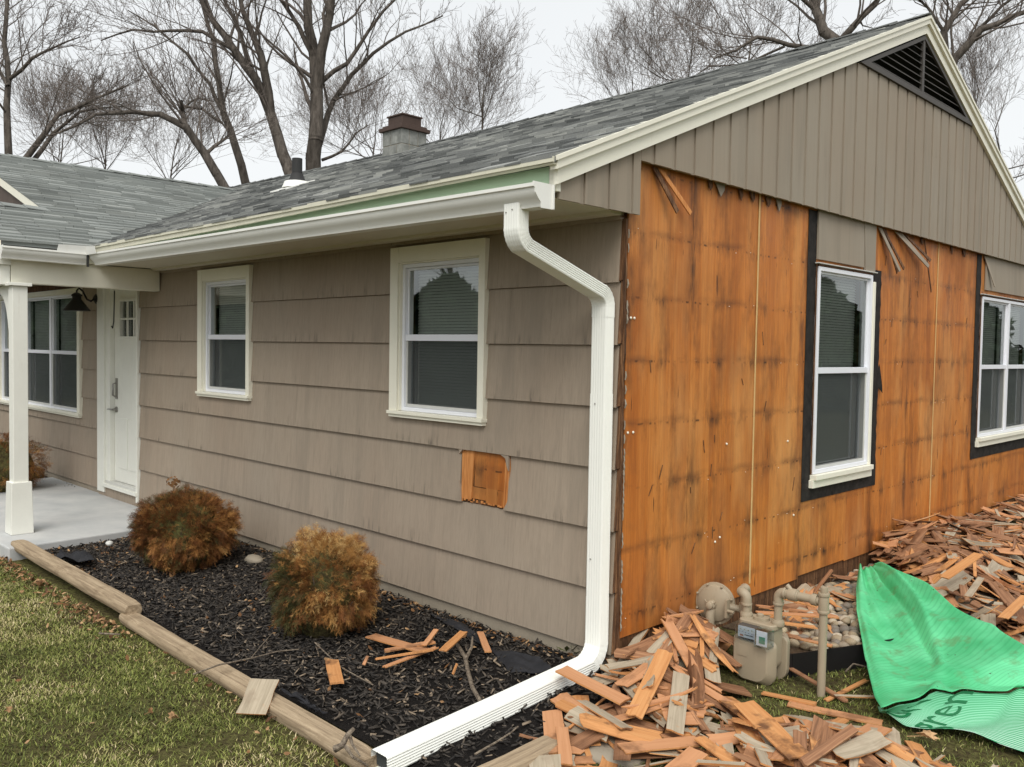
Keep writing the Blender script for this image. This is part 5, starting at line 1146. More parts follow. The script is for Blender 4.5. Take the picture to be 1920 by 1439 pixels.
# ================================================================== DEBRIS: loose cedar shakes stacked with a height field
HX0, HY0, HR = -.9, -1.9, .0125; HNX, HNY = 340, 900
HX = HX0 + HR * np.arange(HNX); HY = HY0 + HR * np.arange(HNY)
hgx, hgy = np.meshgrid(HX, HY, indexing='ij'); H = ground_z(hgx, hgy) + .006
H[(hgx > .02) & (hgy > 1.0) & (hgx < .55 + .2 * (hgy > 1.4)) & (hgy < 6.5)] = .11
H = np.where((hgx > .30) & (hgx < .60) & (hgy > .52) & (hgy < .78), .05, H)
mound = lambda cx_, cy_, sx_, sy_, h_: h_ * np.exp(-((hgx - cx_) / sx_) ** 2 - ((hgy - cy_) / sy_) ** 2)
H = H + mound(.10, .28, .16, .34, .05) + mound(.38, -.35, .35, .30, .02) + mound(.05, 5.2, .8, 2.0, .08) + mound(.15, 8.5, 1.0, 2.2, .14)
def hidx(x, y): return np.clip(((x - HX0) / HR).astype(int), 0, HNX - 1), np.clip(((y - HY0) / HR).astype(int), 0, HNY - 1)
def shard_mesh(L_, Wd, th, kind, rr, jag=1.0, curve=0.0):
    """outline along local x with splintered ends, slab thickness th; slot 0 top face, slot 1 the rest"""
    pts = []; n = 3
    top = [(-L_ / 2 + L_ * i / n, Wd / 2 * rr.uniform(.86, 1.0)) for i in range(n + 1)]; bot = [(L_ / 2 - L_ * i / n, -Wd / 2 * rr.uniform(.86, 1.0)) for i in range(n + 1)]
    ke = rr.choice([1, 2, 3]) if jag > 0 else 0
    e1 = [(L_ / 2 + rr.uniform(-.10, .08) * L_ * jag * .6, Wd * (.5 - (i + 1) / (ke + 1))) for i in range(ke)]; e2 = [(-L_ / 2 + rr.uniform(-.08, .10) * L_ * jag * .6, -Wd * (.5 - (i + 1) / (ke + 1))) for i in range(ke)]
    loop = top + e1 + bot + e2; k = len(loop); tp = rr.uniform(.45, 1)
    zf = lambda x: curve * x * x; thf = lambda x: th * (tp + (1 - tp) * (x / L_ + .5))
    vs = [(x, y, zf(x)) for x, y in loop] + [(x, y, zf(x) + thf(x)) for x, y in loop]; tn = rr.random()
    mt = {'raw': ('raw', 'raw'), 'old': ('oldraw', 'oldraw'), 'salmon': ('salmon', 'raw'), 'grey': ('grey', 'raw')}[kind]; lo = rr.uniform(0, 9)
    return np.array(vs), [tuple(range(k, 2 * k)), tuple(range(k - 1, -1, -1))] + [(i, (i + 1) % k, (i + 1) % k + k, i + k) for i in range(k)], [0, 1] + [1] * k, tn, np.array(vs) + [lo, lo, 0], (MAT[mt[0]], MAT[mt[1]])
def settle(x, y, ang, L_, Wd, th, tiltx=0, tilty=0, q=.86):
    u = np.linspace(-.5, .5, 13) * L_; v = np.linspace(-.5, .5, 5) * Wd; U, V_ = np.meshgrid(u, v); U = U.ravel(); V_ = V_.ravel(); ca, sa = math.cos(ang), math.sin(ang)
    X = x + U * ca - V_ * sa; Y = y + U * sa + V_ * ca; i, j = hidx(X, Y); h = H[i, j]
    A = np.stack([U, V_, np.ones_like(U)], 1); cf = np.linalg.lstsq(A, h, rcond=None)[0]; a = float(np.clip(cf[0], -.5, .5)) + tiltx; b = float(np.clip(cf[1], -.5, .5)) + tilty
    z = np.quantile(h - a * U - b * V_, q)
    nu = max(3, int(L_ / HR) + 1); nv = max(2, int(Wd / HR) + 1); U, V_ = np.meshgrid(np.linspace(-.5, .5, nu) * L_, np.linspace(-.5, .5, nv) * Wd); U = U.ravel(); V_ = V_.ravel()
    i, j = hidx(x + U * ca - V_ * sa, y + U * sa + V_ * ca); H[i, j] = np.maximum(H[i, j], z + a * U + b * V_ + th * .9)
    xa = Vector((ca, sa, a)).normalized(); ya = Vector((-sa, ca, b)); ya = (ya - xa * ya.dot(xa)).normalized(); za = xa.cross(ya)
    return Matrix(((xa.x, ya.x, za.x, x), (xa.y, ya.y, za.y, y), (xa.z, ya.z, za.z, z), (0, 0, 0, 1)))
TARP = [(1596, 1045), (1640, 1040), (1700, 1075), (1760, 1120), (1860, 1185), (1990, 1250), (2100, 1500), (1700, 1350), (1640, 1300), (1600, 1150)]
METER_BOX = lambda x, y: (.30 < x < .60 and .50 < y < .80) or ((x - .79) ** 2 + (y - .65) ** 2 < .0016) or (.02 < x < .26 and .60 < y < .78)
rd = random.Random(77)
def rand_piece(zone):
    L_ = rd.choice([rd.uniform(.10, .2), rd.uniform(.2, .38), rd.uniform(.3, .46)]); Wd = rd.choice([rd.uniform(.012, .03), rd.uniform(.04, .08), rd.uniform(.07, .13)])
    if zone == 'far': L_ *= 1.2; kind = rd.choices(['raw', 'old', 'salmon', 'grey'], [2.2, 6, 1.1, 2.2])[0]
    else: kind = rd.choices(['raw', 'old', 'salmon', 'grey'], [3.6, 2.4, 2.4, 2.9])[0]
    return L_, min(Wd, L_ * .6), rd.uniform(.004, .009), kind
def zone_pos(zone):
    for _ in range(200):
        if zone == 'near':
            if rd.random() < .45: px, py = rd.gauss(1270, 95), rd.gauss(1255, 48)
            elif rd.random() < .6: px, py = rd.uniform(1030, 1560), rd.gauss(1350, 45)
            else: px, py = rd.uniform(1400, 1880), rd.gauss(1395, 30)
            if py < 1185 or py > 1500 or px < 1015: continue
            if px > 1500 and py < 1330: continue
            if 1340 < px < 1510 and py < 1330: continue
            if px < 1130 and py < 1290: continue
            P = GR(px, py, .07)
        elif zone == 'mid':
            px, py = (rd.uniform(1500, 1640), rd.uniform(1025, 1090)) if rd.random() < .65 else (rd.uniform(1440, 1560), rd.uniform(1090, 1190)); P = GR(px, py, .14)
        else:
            px, py = rd.uniform(1620, 1990), 0; f = (px - 1620) / 370; lo = 1025 - 120 * f; hi = 1060 + 175 * f; py = rd.uniform(lo, min(hi, 1240)); P = GR(px, py, .22)
        x, y = P[0], P[1]
        if x < .05 and y > -.1: x = .06 + rd.random() * .2
        if x < .22 and y < -.1: continue
        if METER_BOX(x, y) or x < .04: continue
        q = proj((x, y, .15))[0]
        if inside(TARP, q[0], q[1]): continue
        return x, y
    return None
base_mb = [MB(), MB(), MB(), MB()]; KN = ['raw', 'old', 'salmon', 'grey']
def place_piece(zone, stuffmb=None, wallmargin=True):
    p = zone_pos(zone)
    if p is None: return None
    L_, Wd, th, kind = rand_piece(zone); x, y = p; ang = rd.uniform(0, math.pi) if zone == 'near' or rd.random() < .6 else R_(90) + rd.gauss(0, .5)
    if y > -.05: 
        lim = x - abs(math.cos(ang)) * L_ / 2 - abs(math.sin(ang)) * Wd / 2
        if lim < .012: x += .012 - lim
    M = settle(x, y, ang, L_, Wd, th, rd.gauss(0, .05), rd.gauss(0, .09), rd.choice([.6, .75, .9]))
    vs, fs, mi, tn, lo, mats = shard_mesh(L_, Wd, th, kind, rd, rd.choice([.7, 1.2, 1.8]), rd.choice([0, .2, .4, -.2, .6]))
    if stuffmb is not None:
        W_ = np.array([M @ Vector(v) for v in vs]); stuffmb.add(W_, [fs[0]], tn, lo, 0); stuffmb.n -= len(vs)
        for f in fs[1:]: stuffmb.f.append([i + stuffmb.n for i in f]); stuffmb.m.append(1)
        stuffmb.n += len(vs); return None
    me = bpy.data.meshes.new('shake'); me.from_pydata(vs.tolist(), [], fs); a = me.attributes.new('tone', 'FLOAT', 'POINT'); a.data.foreach_set('value', [tn] * len(vs)); a = me.attributes.new('loc', 'FLOAT_VECTOR', 'POINT'); a.data.foreach_set('vector', lo.ravel())
    for mt in mats: me.materials.append(mt)
    me.polygons.foreach_set('material_index', mi); o = bpy.data.objects.new('broken_shake', me); C0.objects.link(o); o.matrix_world = M
    return o, kind, L_, Wd
# bottom layers: uncountable broken wood
for kind_zone, n_, nm, lab in (('near', 190, 'shake_debris', 'layer of broken cedar shakes under the pile round the gas meter'), ('far', 620, 'shake_debris', 'mass of broken cedar shakes heaped along the stripped wall beyond the green bag')):
    smb = {k: MB() for k in KN}
    for i in range(n_):
        p_ = rd.getstate(); L0 = rd.random(); rd.setstate(p_)
        kd = rd.choices(KN, [4, 3, 2.5, 2.5] if kind_zone == 'near' else [2.2, 6, 1.2, 2.2])[0]; _rp = rand_piece
        rand_piece = (lambda zone, kd=kd, f=_rp: (lambda a: (a[0], a[1], a[2], kd))(f(zone))); place_piece(kind_zone, smb[kd]); rand_piece = _rp
    allm = MB(); mats = []
    for k in KN:
        s_ = smb[k]; b0 = len(mats); mats += [MAT[{'old': 'oldraw'}.get(k, k)], MAT['oldraw' if k == 'old' else 'raw']]
        if s_.n: allm.v += s_.v; allm.t += s_.t; allm.l += s_.l; allm.f += [[i + allm.n for i in f] for f in s_.f]; allm.m += [m_ + b0 for m_ in s_.m]; allm.n += s_.n
    allm.build(nm, mats, kind='stuff', label=lab)
KL = {'raw': 'orange', 'old': 'weathered brown', 'salmon': 'salmon', 'grey': 'taupe'}
def shape_word(L_, Wd): return 'sliver' if Wd < .03 else ('narrow strip' if Wd < .06 else ('chunk' if L_ < .2 else 'broad shake'))
def spot(zone, x, y):
    if zone == 'mid': return 'on the river stones ' + ('near the riser pipe' if x < 1530 else 'near the green bag')
    if zone == 'far': return ('at the wall foot beyond stones' if x < 1720 else 'midway along the far heap' if x < 1830 else 'at the far end of the heap') + (' high up' if y < 1000 else ' beside the bag' if y > 1100 else '')
    if y < 1240: return 'under the regulator by the wall' if x > 1200 else 'at the wall corner'
    if y < 1310: return 'between downspout elbow and pile centre' if x < 1260 else 'against the meter body' if x < 1400 else 'in front of the riser pipe'
    if x < 1120: return 'at the bed corner by the short timber'
    if x < 1260: return 'below the upright taupe shake' if y < 1370 else 'at the bottom edge over the flat stone'
    if x < 1420: return 'at the middle of the pile' if y < 1370 else 'at the bottom edge below the meter'
    return 'in the lower heap on the moss' if x < 1600 else 'at the sparse end of the lower heap'
WH = {'near': 'in the pile round the gas meter', 'mid': 'lying on the river stones by the wall', 'far': 'on the heap beyond the green bag'}
for zone, n_ in (('near', 118), ('mid', 34), ('far', 120)):
    for i in range(n_):
        q = place_piece(zone)
        if q is None: continue
        o, kind, L_, Wd = q; sw = shape_word(L_, Wd); ql = proj(tuple(o.location))[0]; whr = spot(zone, ql[0], ql[1])
        o['label'] = f'{"long" if L_ > .33 else "short" if L_ < .2 else "medium"} {KL[kind]} {sw} {whr}'; o['category'] = 'wood shake'; o['group'] = 'loose cedar shakes ' + WH[zone]
# hand placed shakes that can be recognised one by one: two pixel ends, width, kind
def hero(p0, p1, Wd, kind, label, z=.10, th=.008, rest=True, jag=.5, curve=0, zs=None):
    a = GR(*p0, z if zs is None else zs[0]); b = GR(*p1, z if zs is None else zs[1]); d = b - a; L_ = float(np.linalg.norm(d)); c = (a + b) / 2; ang = math.atan2(d[1], d[0])
    if rest: M = settle(c[0], c[1], ang, math.hypot(d[0], d[1]), Wd, th, q=.93)
    else:
        xa = Vector(d).normalized(); ya = Vector((0, 0, 1)).cross(xa).normalized(); za = xa.cross(ya); M = Matrix(((xa.x, ya.x, za.x, c[0]), (xa.y, ya.y, za.y, c[1]), (xa.z, ya.z, za.z, c[2]), (0, 0, 0, 1)))
    vs, fs, mi, tn, lo, mats = shard_mesh(L_, Wd, th, kind, rd, jag, curve); me = bpy.data.meshes.new('shake'); me.from_pydata(vs.tolist(), [], fs); tn = .3 + .5 * tn
    a_ = me.attributes.new('tone', 'FLOAT', 'POINT'); a_.data.foreach_set('value', [tn] * len(vs)); a_ = me.attributes.new('loc', 'FLOAT_VECTOR', 'POINT'); a_.data.foreach_set('vector', lo.ravel())
    for mt in mats: me.materials.append(mt)
    me.polygons.foreach_set('material_index', mi); o = bpy.data.objects.new('broken_shake', me); C0.objects.link(o); o.matrix_world = M; o['label'] = label; o['category'] = 'wood shake'; return o
hero((1052, 1256), (1172, 1318), .098, 'salmon', 'broad salmon shake resting across the downspout elbow', rest=False, zs=(.185, .125), jag=.25, th=.009)
hero((1150, 1270), (1215, 1172), .05, 'grey', 'long grey edged strip leaning up against the wall corner', rest=False, zs=(.12, .24), th=.016, jag=.3)
hero((1278, 1268), (1265, 1342), .085, 'grey', 'upright taupe shake near the pile centre', z=.16, jag=.2)
hero((1355, 1272), (1440, 1350), .115, 'raw', 'broad orange shake with a dark stained end in front of the meter', z=.15, jag=.2, th=.012)
hero((1395, 1330), (1500, 1425), .11, 'raw', 'long orange shake lower right of the dark ended one', z=.10, jag=.4)
hero((1188, 1335), (1248, 1260), .085, 'raw', 'orange shake with oval knot grain left of the upright taupe one', z=.14, jag=.5)
hero((1300, 1205), (1318, 1300), .07, 'old', 'brown grooved shake standing toward the meter in the pile', z=.2, jag=.6, th=.012, curve=-.6)
hero((1090, 1322), (1175, 1378), .07, 'grey', 'slim taupe shake sloping down below the downspout elbow', z=.08, jag=.3)
hero((1035, 1345), (1045, 1410), .10, 'salmon', 'upright salmon shake at the bed corner by the short timber', z=.05, jag=.15)
hero((1053, 1370), (1062, 1420), .06, 'salmon', 'small salmon shake overlapping the upright one at the bed corner', z=.07, jag=.3)
hero((1478, 1305), (1655, 1340), .075, 'salmon', 'long salmon board lying on moss in front of the riser pipe', z=.05, jag=.15)
hero((1430, 1290), (1530, 1312), .05, 'raw', 'orange strip just behind the long salmon board', z=.04, jag=.7)
hero((1480, 1250), (1585, 1300), .035, 'old', 'brown split strip passing behind the riser pipe', z=.06, jag=.8)
hero((1550, 1300), (1625, 1262), .03, 'raw', 'orange splinter crossing the brown split strip', z=.05, jag=.6)
hero((1565, 1306), (1650, 1303), .022, 'grey', 'thin pale painted strip touching the green bag', z=.03, jag=.2)
hero((1480, 1335), (1610, 1385), .11, 'grey', 'wide taupe shake lying flat in the lower heap', z=.09, jag=.4)
hero((1165, 1392), (1310, 1372), .09, 'salmon', 'broad salmon shake lying flat at the bottom of the pile', z=.10, jag=.7)
hero((1265, 1392), (1400, 1425), .022, 'grey', 'long thin grey batten across the lowest shakes', z=.12, jag=.2, th=.012)
hero((1505, 1432), (1600, 1385), .045, 'old', 'thick dark edged piece pointing up at the bottom heap', z=.10, jag=.5, th=.018)
hero((1250, 1450), (1310, 1420), .10, 'salmon', 'salmon shake running out of the bottom edge', z=.05, jag=.2)
hero((1437, 1435), (1425, 1400), .055, 'grey', 'short pale grey shake standing at the bottom edge', z=.1, jag=.4)
hero((1020, 1425), (1030, 1470), .14, 'grey', 'pale taupe shake beside the short timber', z=.03, jag=.1)
hero((880, 1445), (890, 1480), .12, 'salmon', 'salmon shake hidden under the downspout mouth end', z=.03, jag=.1)
hero((470, 1340), (498, 1276), .15, 'grey', 'clean taupe shake leaning across the middle timber', rest=False, zs=(.03, .115), jag=.12, th=.009)
hero((695, 1193), (795, 1222), .085, 'salmon', 'broad salmon shake in the bed beside the rounder shrub', rest=False, zs=(.10, .10), jag=.25)
hero((722, 1222), (815, 1205), .05, 'salmon', 'salmon strip beneath the bed fan of shakes', rest=False, zs=(.09, .115), jag=.5)
hero((705, 1237), (812, 1220), .022, 'raw', 'pale pointed splinter at the front of the bed fan', rest=False, zs=(.10, .13), jag=.9)
hero((720, 1252), (820, 1215), .03, 'salmon', 'long salmon sliver lowest in the bed fan', rest=False, zs=(.085, .12), jag=.9)
hero((830, 1222), (870, 1186), .05, 'raw', 'orange notched shake at the end of the bed fan', rest=False, zs=(.12, .14), jag=.5)
hero((795, 1212), (818, 1182), .03, 'salmon', 'small salmon piece standing off the bed fan', rest=False, zs=(.12, .16), jag=.4)
hero((900, 1186), (915, 1224), .04, 'salmon', 'short salmon shake on the black fabric by the foundation', rest=False, zs=(.11, .11), jag=.4)
hero((682, 1248), (690, 1232), .018, 'salmon', 'tiny salmon chip standing in the mulch', rest=False, zs=(.07, .1), jag=.3)
hero((622, 1240), (632, 1284), .075, 'raw', 'rounded orange chunk alone in the black mulch', rest=False, zs=(.085, .08), jag=.9, th=.01)
hero((850, 1265), (858, 1245), .012, 'raw', 'tiny orange sliver upright beside the forked stick', rest=False, zs=(.07, .12), jag=.5)
hero((1200, 1150), (1305, 1162), .10, 'grey', 'wide grey shake leaning on the wall below the regulator', rest=False, zs=(.26, .27), jag=.1)
hero((1215, 1140), (1310, 1148), .05, 'old', 'brown shake behind the wide grey one against the wall', rest=False, zs=(.27, .28), jag=.2)
hero((1420, 1150), (1570, 1158), .06, 'salmon', 'salmon shakes bundle piece behind the outlet pipe', rest=False, zs=(.20, .17), jag=.3)
hero((1430, 1165), (1530, 1178), .05, 'raw', 'orange strip below the piece behind the outlet pipe', rest=False, zs=(.18, .14), jag=.5)
hero((1480, 1195), (1560, 1213), .035, 'salmon', 'salmon sliver on the pebbles behind the riser pipe', rest=False, zs=(.16, .15), jag=.4)
hero((1455, 1120), (1530, 1140), .03, 'raw', 'thin orange strip high behind the outlet elbow', rest=False, zs=(.22, .20), jag=.5)
hero((1520, 1120), (1560, 1070), .03, 'old', 'brown splinter leaning on the wall above the pebbles', rest=False, zs=(.14, .30), jag=.8)
hero((1770, 1085), (1835, 1040), .075, 'raw', 'upended brown board sticking out of the far heap', rest=False, zs=(.30, .42), jag=.1)
hero((1880, 1160), (1925, 1120), .06, 'raw', 'orange board at the edge of the far heap above the green bag', rest=False, zs=(.27, .30), jag=.2)
hero((1815, 1120), (1840, 1085), .045, 'grey', 'grey painted shake in the far heap beside the green bag', rest=False, zs=(.29, .32), jag=.4)

# oak leaves on the grass
def oak(c, size, rot, tone, lab):
    t = MB(); lob = []
    for i in range(22):
        a = 2 * math.pi * i / 22; r_ = size * (.55 + .45 * (i % 2) * (1 if i % 4 == 1 else .6)); lob.append((c[0] + r_ * math.cos(a + rot) * 1.3, c[1] + r_ * math.sin(a + rot) * .8, c[2] + .012 * math.sin(a * 2) + .006))
    t.prism(lob, (0, 0, .001), tone); t.tube([(c[0], c[1], c[2]), (c[0] - size * 1.8 * math.cos(rot), c[1] - size * 1.8 * math.sin(rot), c[2] - .01)], .0015, 5, tone=tone); t.build('oak_leaf', MAT['leaf'], label=lab, category='leaf', group='single dry leaves on the grass')
oak(GR(1737, 1380, .04), .045, .6, 1, 'pale lobed oak leaf on moss below the green bag')
oak(GR(325, 1345, .03), .03, 2.1, .75, 'curled brown leaf lying midway across the lawn')
oak(GR(282, 1335, .03), .014, 1.1, .6, 'tiny orange brown leaf beside the curled one on the lawn')
oak(GR(17, 1332, .03), .02, .3, .7, 'small brown leaf at the outer edge of the lawn')

# ================================================================== GREEN MESH BAG
m = N('green_woven_bag', .6, .3); uv = m.attr('loc', True); su = m.sep(uv)
st = m.math('SINE', m.math('MULTIPLY', su[1], 330)); n1 = m.noise(m.pos(), 9, 5, .65); n2 = m.noise(m.pos(), 26, 4, .6)
c = m.mix(m.ramp(m.noise(m.pos(), 4, 3, .5), [(.35, 0), (.65, 1)]), srgb(84, 198, 136), srgb(118, 226, 168))  # paler green patches put highlights on the sheet into its colour
c = m.mix(m.math('MULTIPLY', m.ramp(st, [(.3, 0), (.9, .2)]), m.ramp(su[0], [(.25, 0), (.5, 1)])), c, srgb(36, 150, 88)); c = m.mix(m.ramp(n1, [(.55, 0), (.68, .55)]), c, srgb(112, 150, 96)); c = m.mix(m.ramp(n2, [(.69, 0), (.72, .9)]), c, srgb(62, 44, 30))
m.col(c); m.bump(m.math('ADD', m.math('MULTIPLY', st, .10), n1), .3, .006)
tl = m.n('ShaderNodeBsdfTranslucent'); m.put(tl.inputs[0], c); mx = m.n('ShaderNodeMixShader'); mx.inputs[0].default_value = .22; m.t.links.new(m.p.outputs[0], mx.inputs[1]); m.t.links.new(tl.outputs[0], mx.inputs[2]); m.t.links.new(mx.outputs[0], m.t.nodes['Material Output'].inputs[0]); MAT['bag'] = m.m
m = N('green_net_weave', .6, .3); uv = m.attr('loc', True); su = m.sep(uv); wv = m.noise(m.pos(), 5, 3, .5)
st = m.math('SINE', m.math('ADD', m.math('MULTIPLY', su[1], 210), m.math('MULTIPLY', wv, 9)))
c = m.mix(m.ramp(st, [(.35, 0), (.6, 1)]), srgb(78, 168, 120), m.mix(m.ramp(su[0], [(.2, 0), (.9, 1)]), srgb(136, 212, 172), srgb(196, 220, 208))); m.col(c)
tp = m.n('ShaderNodeBsdfTransparent'); mx = m.n('ShaderNodeMixShader'); m.put(mx.inputs[0], m.ramp(st, [(.2, .86), (.5, .97)])); m.t.links.new(tp.outputs[0], mx.inputs[1]); m.t.links.new(m.p.outputs[0], mx.inputs[2]); m.t.links.new(mx.outputs[0], m.t.nodes['Material Output'].inputs[0]); MAT['net'] = m.m
m = N('dark_green_print', .6, .3); m.col(srgb(22, 104, 62)); MAT['print'] = m.m
rows = [((1610, 1062), (1640, 1055), .27, .29), ((1606, 1095), (1672, 1068), .24, .32), ((1606, 1140), (1735, 1102), .20, .31), ((1613, 1180), (1792, 1140), .18, .30), ((1622, 1222), (1858, 1180), .155, .28), ((1631, 1262), (1935, 1232), .13, .26), ((1640, 1292), (2010, 1262), .12, .22), ((1652, 1316), (2080, 1276), .12, .20)]
nu, nv = 64, 76; G_ = np.zeros((nv, nu, 3)); 
for jv in range(nv):
    f = jv / (nv - 1) * (len(rows) - 1); i0 = min(int(f), len(rows) - 2); w = f - i0; w2 = w
    L0 = [rows[i0][k] for k in range(4)]; L1 = [rows[i0 + 1][k] for k in range(4)]
    a = [L0[0][k] * (1 - w2) + L1[0][k] * w2 for k in (0, 1)]; b = [L0[1][k] * (1 - w2) + L1[1][k] * w2 for k in (0, 1)]; za = L0[2] * (1 - w) + L1[2] * w; zb_ = L0[3] * (1 - w) + L1[3] * w
    A_ = GR(*a, za); B_ = GR(*b, zb_)
    for iu in range(nu):
        u = iu / (nu - 1); P = A_ * (1 - u) + B_ * u; v = jv / (nv - 1)
        P[2] += -.05 * math.sin(math.pi * u) * (1 - v) - .075 * math.sin(math.pi * min(1, u * 1.3)) * math.sin(math.pi * v) * .9 + .012 * math.sin(u * 11 + v * 5) * v + .010 * math.sin(v * 17 - u * 7) * math.sin(math.pi * u) + .02 * math.exp(-((u - v * .6 - .1) / .06) ** 2) * (1 - v) + .022 * math.exp(-((u * 1.2 + v - 1.25) / .035) ** 2) + .02 * math.exp(-((u - .35 - .25 * v) / .03) ** 2) * v - .018 * math.exp(-((u + .5 * v - .8) / .03) ** 2) + .012 * math.exp(-((v - .62 - .15 * math.sin(u * 6)) / .02) ** 2)
        P[2] -= .03 * math.exp(-(u / .05) ** 2); P[2] += .030 * (float(vnoise(np.array([u * 1.0]), np.array([v]), 7, 91)[0]) - .5) + .045 * abs(float(vnoise(np.array([u + .4 * v]), np.array([v - .3 * u]), 4.5, 92)[0]) - .5) * (u > .04)
        if jv == nv - 1: P[1] += 0
        hem = .010 * math.sin(u * 8) * v ** 3; P[0] += hem; P[1] -= hem
        i_, j_ = hidx(np.array([P[0]]), np.array([P[1]])); P[2] = max(P[2], float(H[i_, j_][0]) + .006); G_[jv, iu] = P
for _ in range(1): G_[1:-1, 1:-1, 2] = .5 * G_[1:-1, 1:-1, 2] + .125 * (G_[:-2, 1:-1, 2] + G_[2:, 1:-1, 2] + G_[1:-1, :-2, 2] + G_[1:-1, 2:, 2])
bag = thing('green_mesh_bag', 'bright green woven mesh bag spread over stones and grass beside the meter', 'bag', tuple(G_[-1, 0])); binv = Matrix.Translation(-Vector(G_[-1, 0]))
def grid_mesh(G_, name, mat, parent, th=.003):
    nv, nu = G_.shape[:2]; V = G_.reshape(-1, 3); idx = (np.arange(nv - 1)[:, None] * nu + np.arange(nu - 1)[None]).ravel(); F = np.stack([idx, idx + 1, idx + 1 + nu, idx + nu], 1)
    U, Vv = np.meshgrid(np.linspace(0, 1, nu), np.linspace(0, 1, nv)); lo = np.stack([U.ravel() * .3 + Vv.ravel() * .7, Vv.ravel() + U.ravel() * .18, U.ravel() * 0], 1)
    o = big_mesh(name, V, F, MAT[mat], parent, loc=lo, smooth=True); o.matrix_parent_inverse = binv; md = o.modifiers.new('solid', 'SOLIDIFY'); md.thickness = th; return o
grid_mesh(G_, 'upper_sheet', 'bag', bag)
# rolled-under side and lower flap
up = [G_[-1, int(u * (nu - 1))] for u in np.linspace(0, 1, 40)]
low_px = [(1645, 1322), (1660, 1340), (1700, 1360), (1760, 1368), (1830, 1378), (1920, 1408), (2010, 1432), (2090, 1455)]
G2 = np.zeros((18, 40, 3))
for i, u in enumerate(np.linspace(0, 1, 40)):
    f = u * (len(low_px) - 1); i0 = min(int(f), len(low_px) - 2); w = f - i0; lp_ = GR(low_px[i0][0] * (1 - w) + low_px[i0 + 1][0] * w, low_px[i0][1] * (1 - w) + low_px[i0 + 1][1] * w, .035)
    for j in range(18):
        v = j / 17; P = (np.array(up[i]) + [0, .03, -.02]) * (1 - v) + lp_ * v; P[2] += -.05 * math.sin(math.pi * v) * (.4 + .6 * u) + .012 * math.sin(u * 16 + v * 6) * v + .02 * math.sin(u * 9 + 1) * math.sin(math.pi * v) * u; P[2] = max(P[2], .028); G2[j, i] = P
grid_mesh(G2, 'lower_flap', 'net', bag, .002)
# printed lettering on the flap: letters laid onto the sheet
def letters(txt, u0, u1, v0, v1, rot):
    cu = bpy.data.curves.new('print', 'FONT'); cu.body = txt; cu.size = 1; to = bpy.data.objects.new('tmp', cu); C0.objects.link(to); dg = bpy.context.evaluated_depsgraph_get(); me = bpy.data.meshes.new_from_object(to.evaluated_get(dg)); bpy.data.objects.remove(to)
    import bmesh; bm = bmesh.new(); bm.from_mesh(me); bmesh.ops.subdivide_edges(bm, edges=bm.edges, cuts=2, use_grid_fill=False); bmesh.ops.triangulate(bm, faces=bm.faces); bm.to_mesh(me); bm.free()
    co = np.array([v.co[:] for v in me.vertices]); mn, mxx = co.min(0), co.max(0); q = (co - mn) / (mxx - mn + 1e-9)
    for k, v in enumerate(me.vertices):
        a, b = q[k, 0], q[k, 1]
        if rot: a, b = b, 1 - a
        u = u0 + (u1 - u0) * a; w = v0 + (v1 - v0) * b; fi = u * 39; fj = w * 17; i0 = min(int(fi), 38); j0 = min(int(fj), 16); x, y = fi - i0, fj - j0
        P = (G2[j0, i0] * (1 - x) + G2[j0, i0 + 1] * x) * (1 - y) + (G2[j0 + 1, i0] * (1 - x) + G2[j0 + 1, i0 + 1] * x) * y; v.co = Vector(P + [.001, -.003, .005])
    me.materials.clear(); me.materials.append(MAT['print']); o = bpy.data.objects.new('printed_lettering', me); C0.objects.link(o); o.parent = bag; o.matrix_parent_inverse = binv; md = o.modifiers.new('solid', 'SOLIDIFY'); md.thickness = .0008
letters('GW', .24, .07, .02, .98, True); letters('gren', .46, .30, .0, 1.0, True)

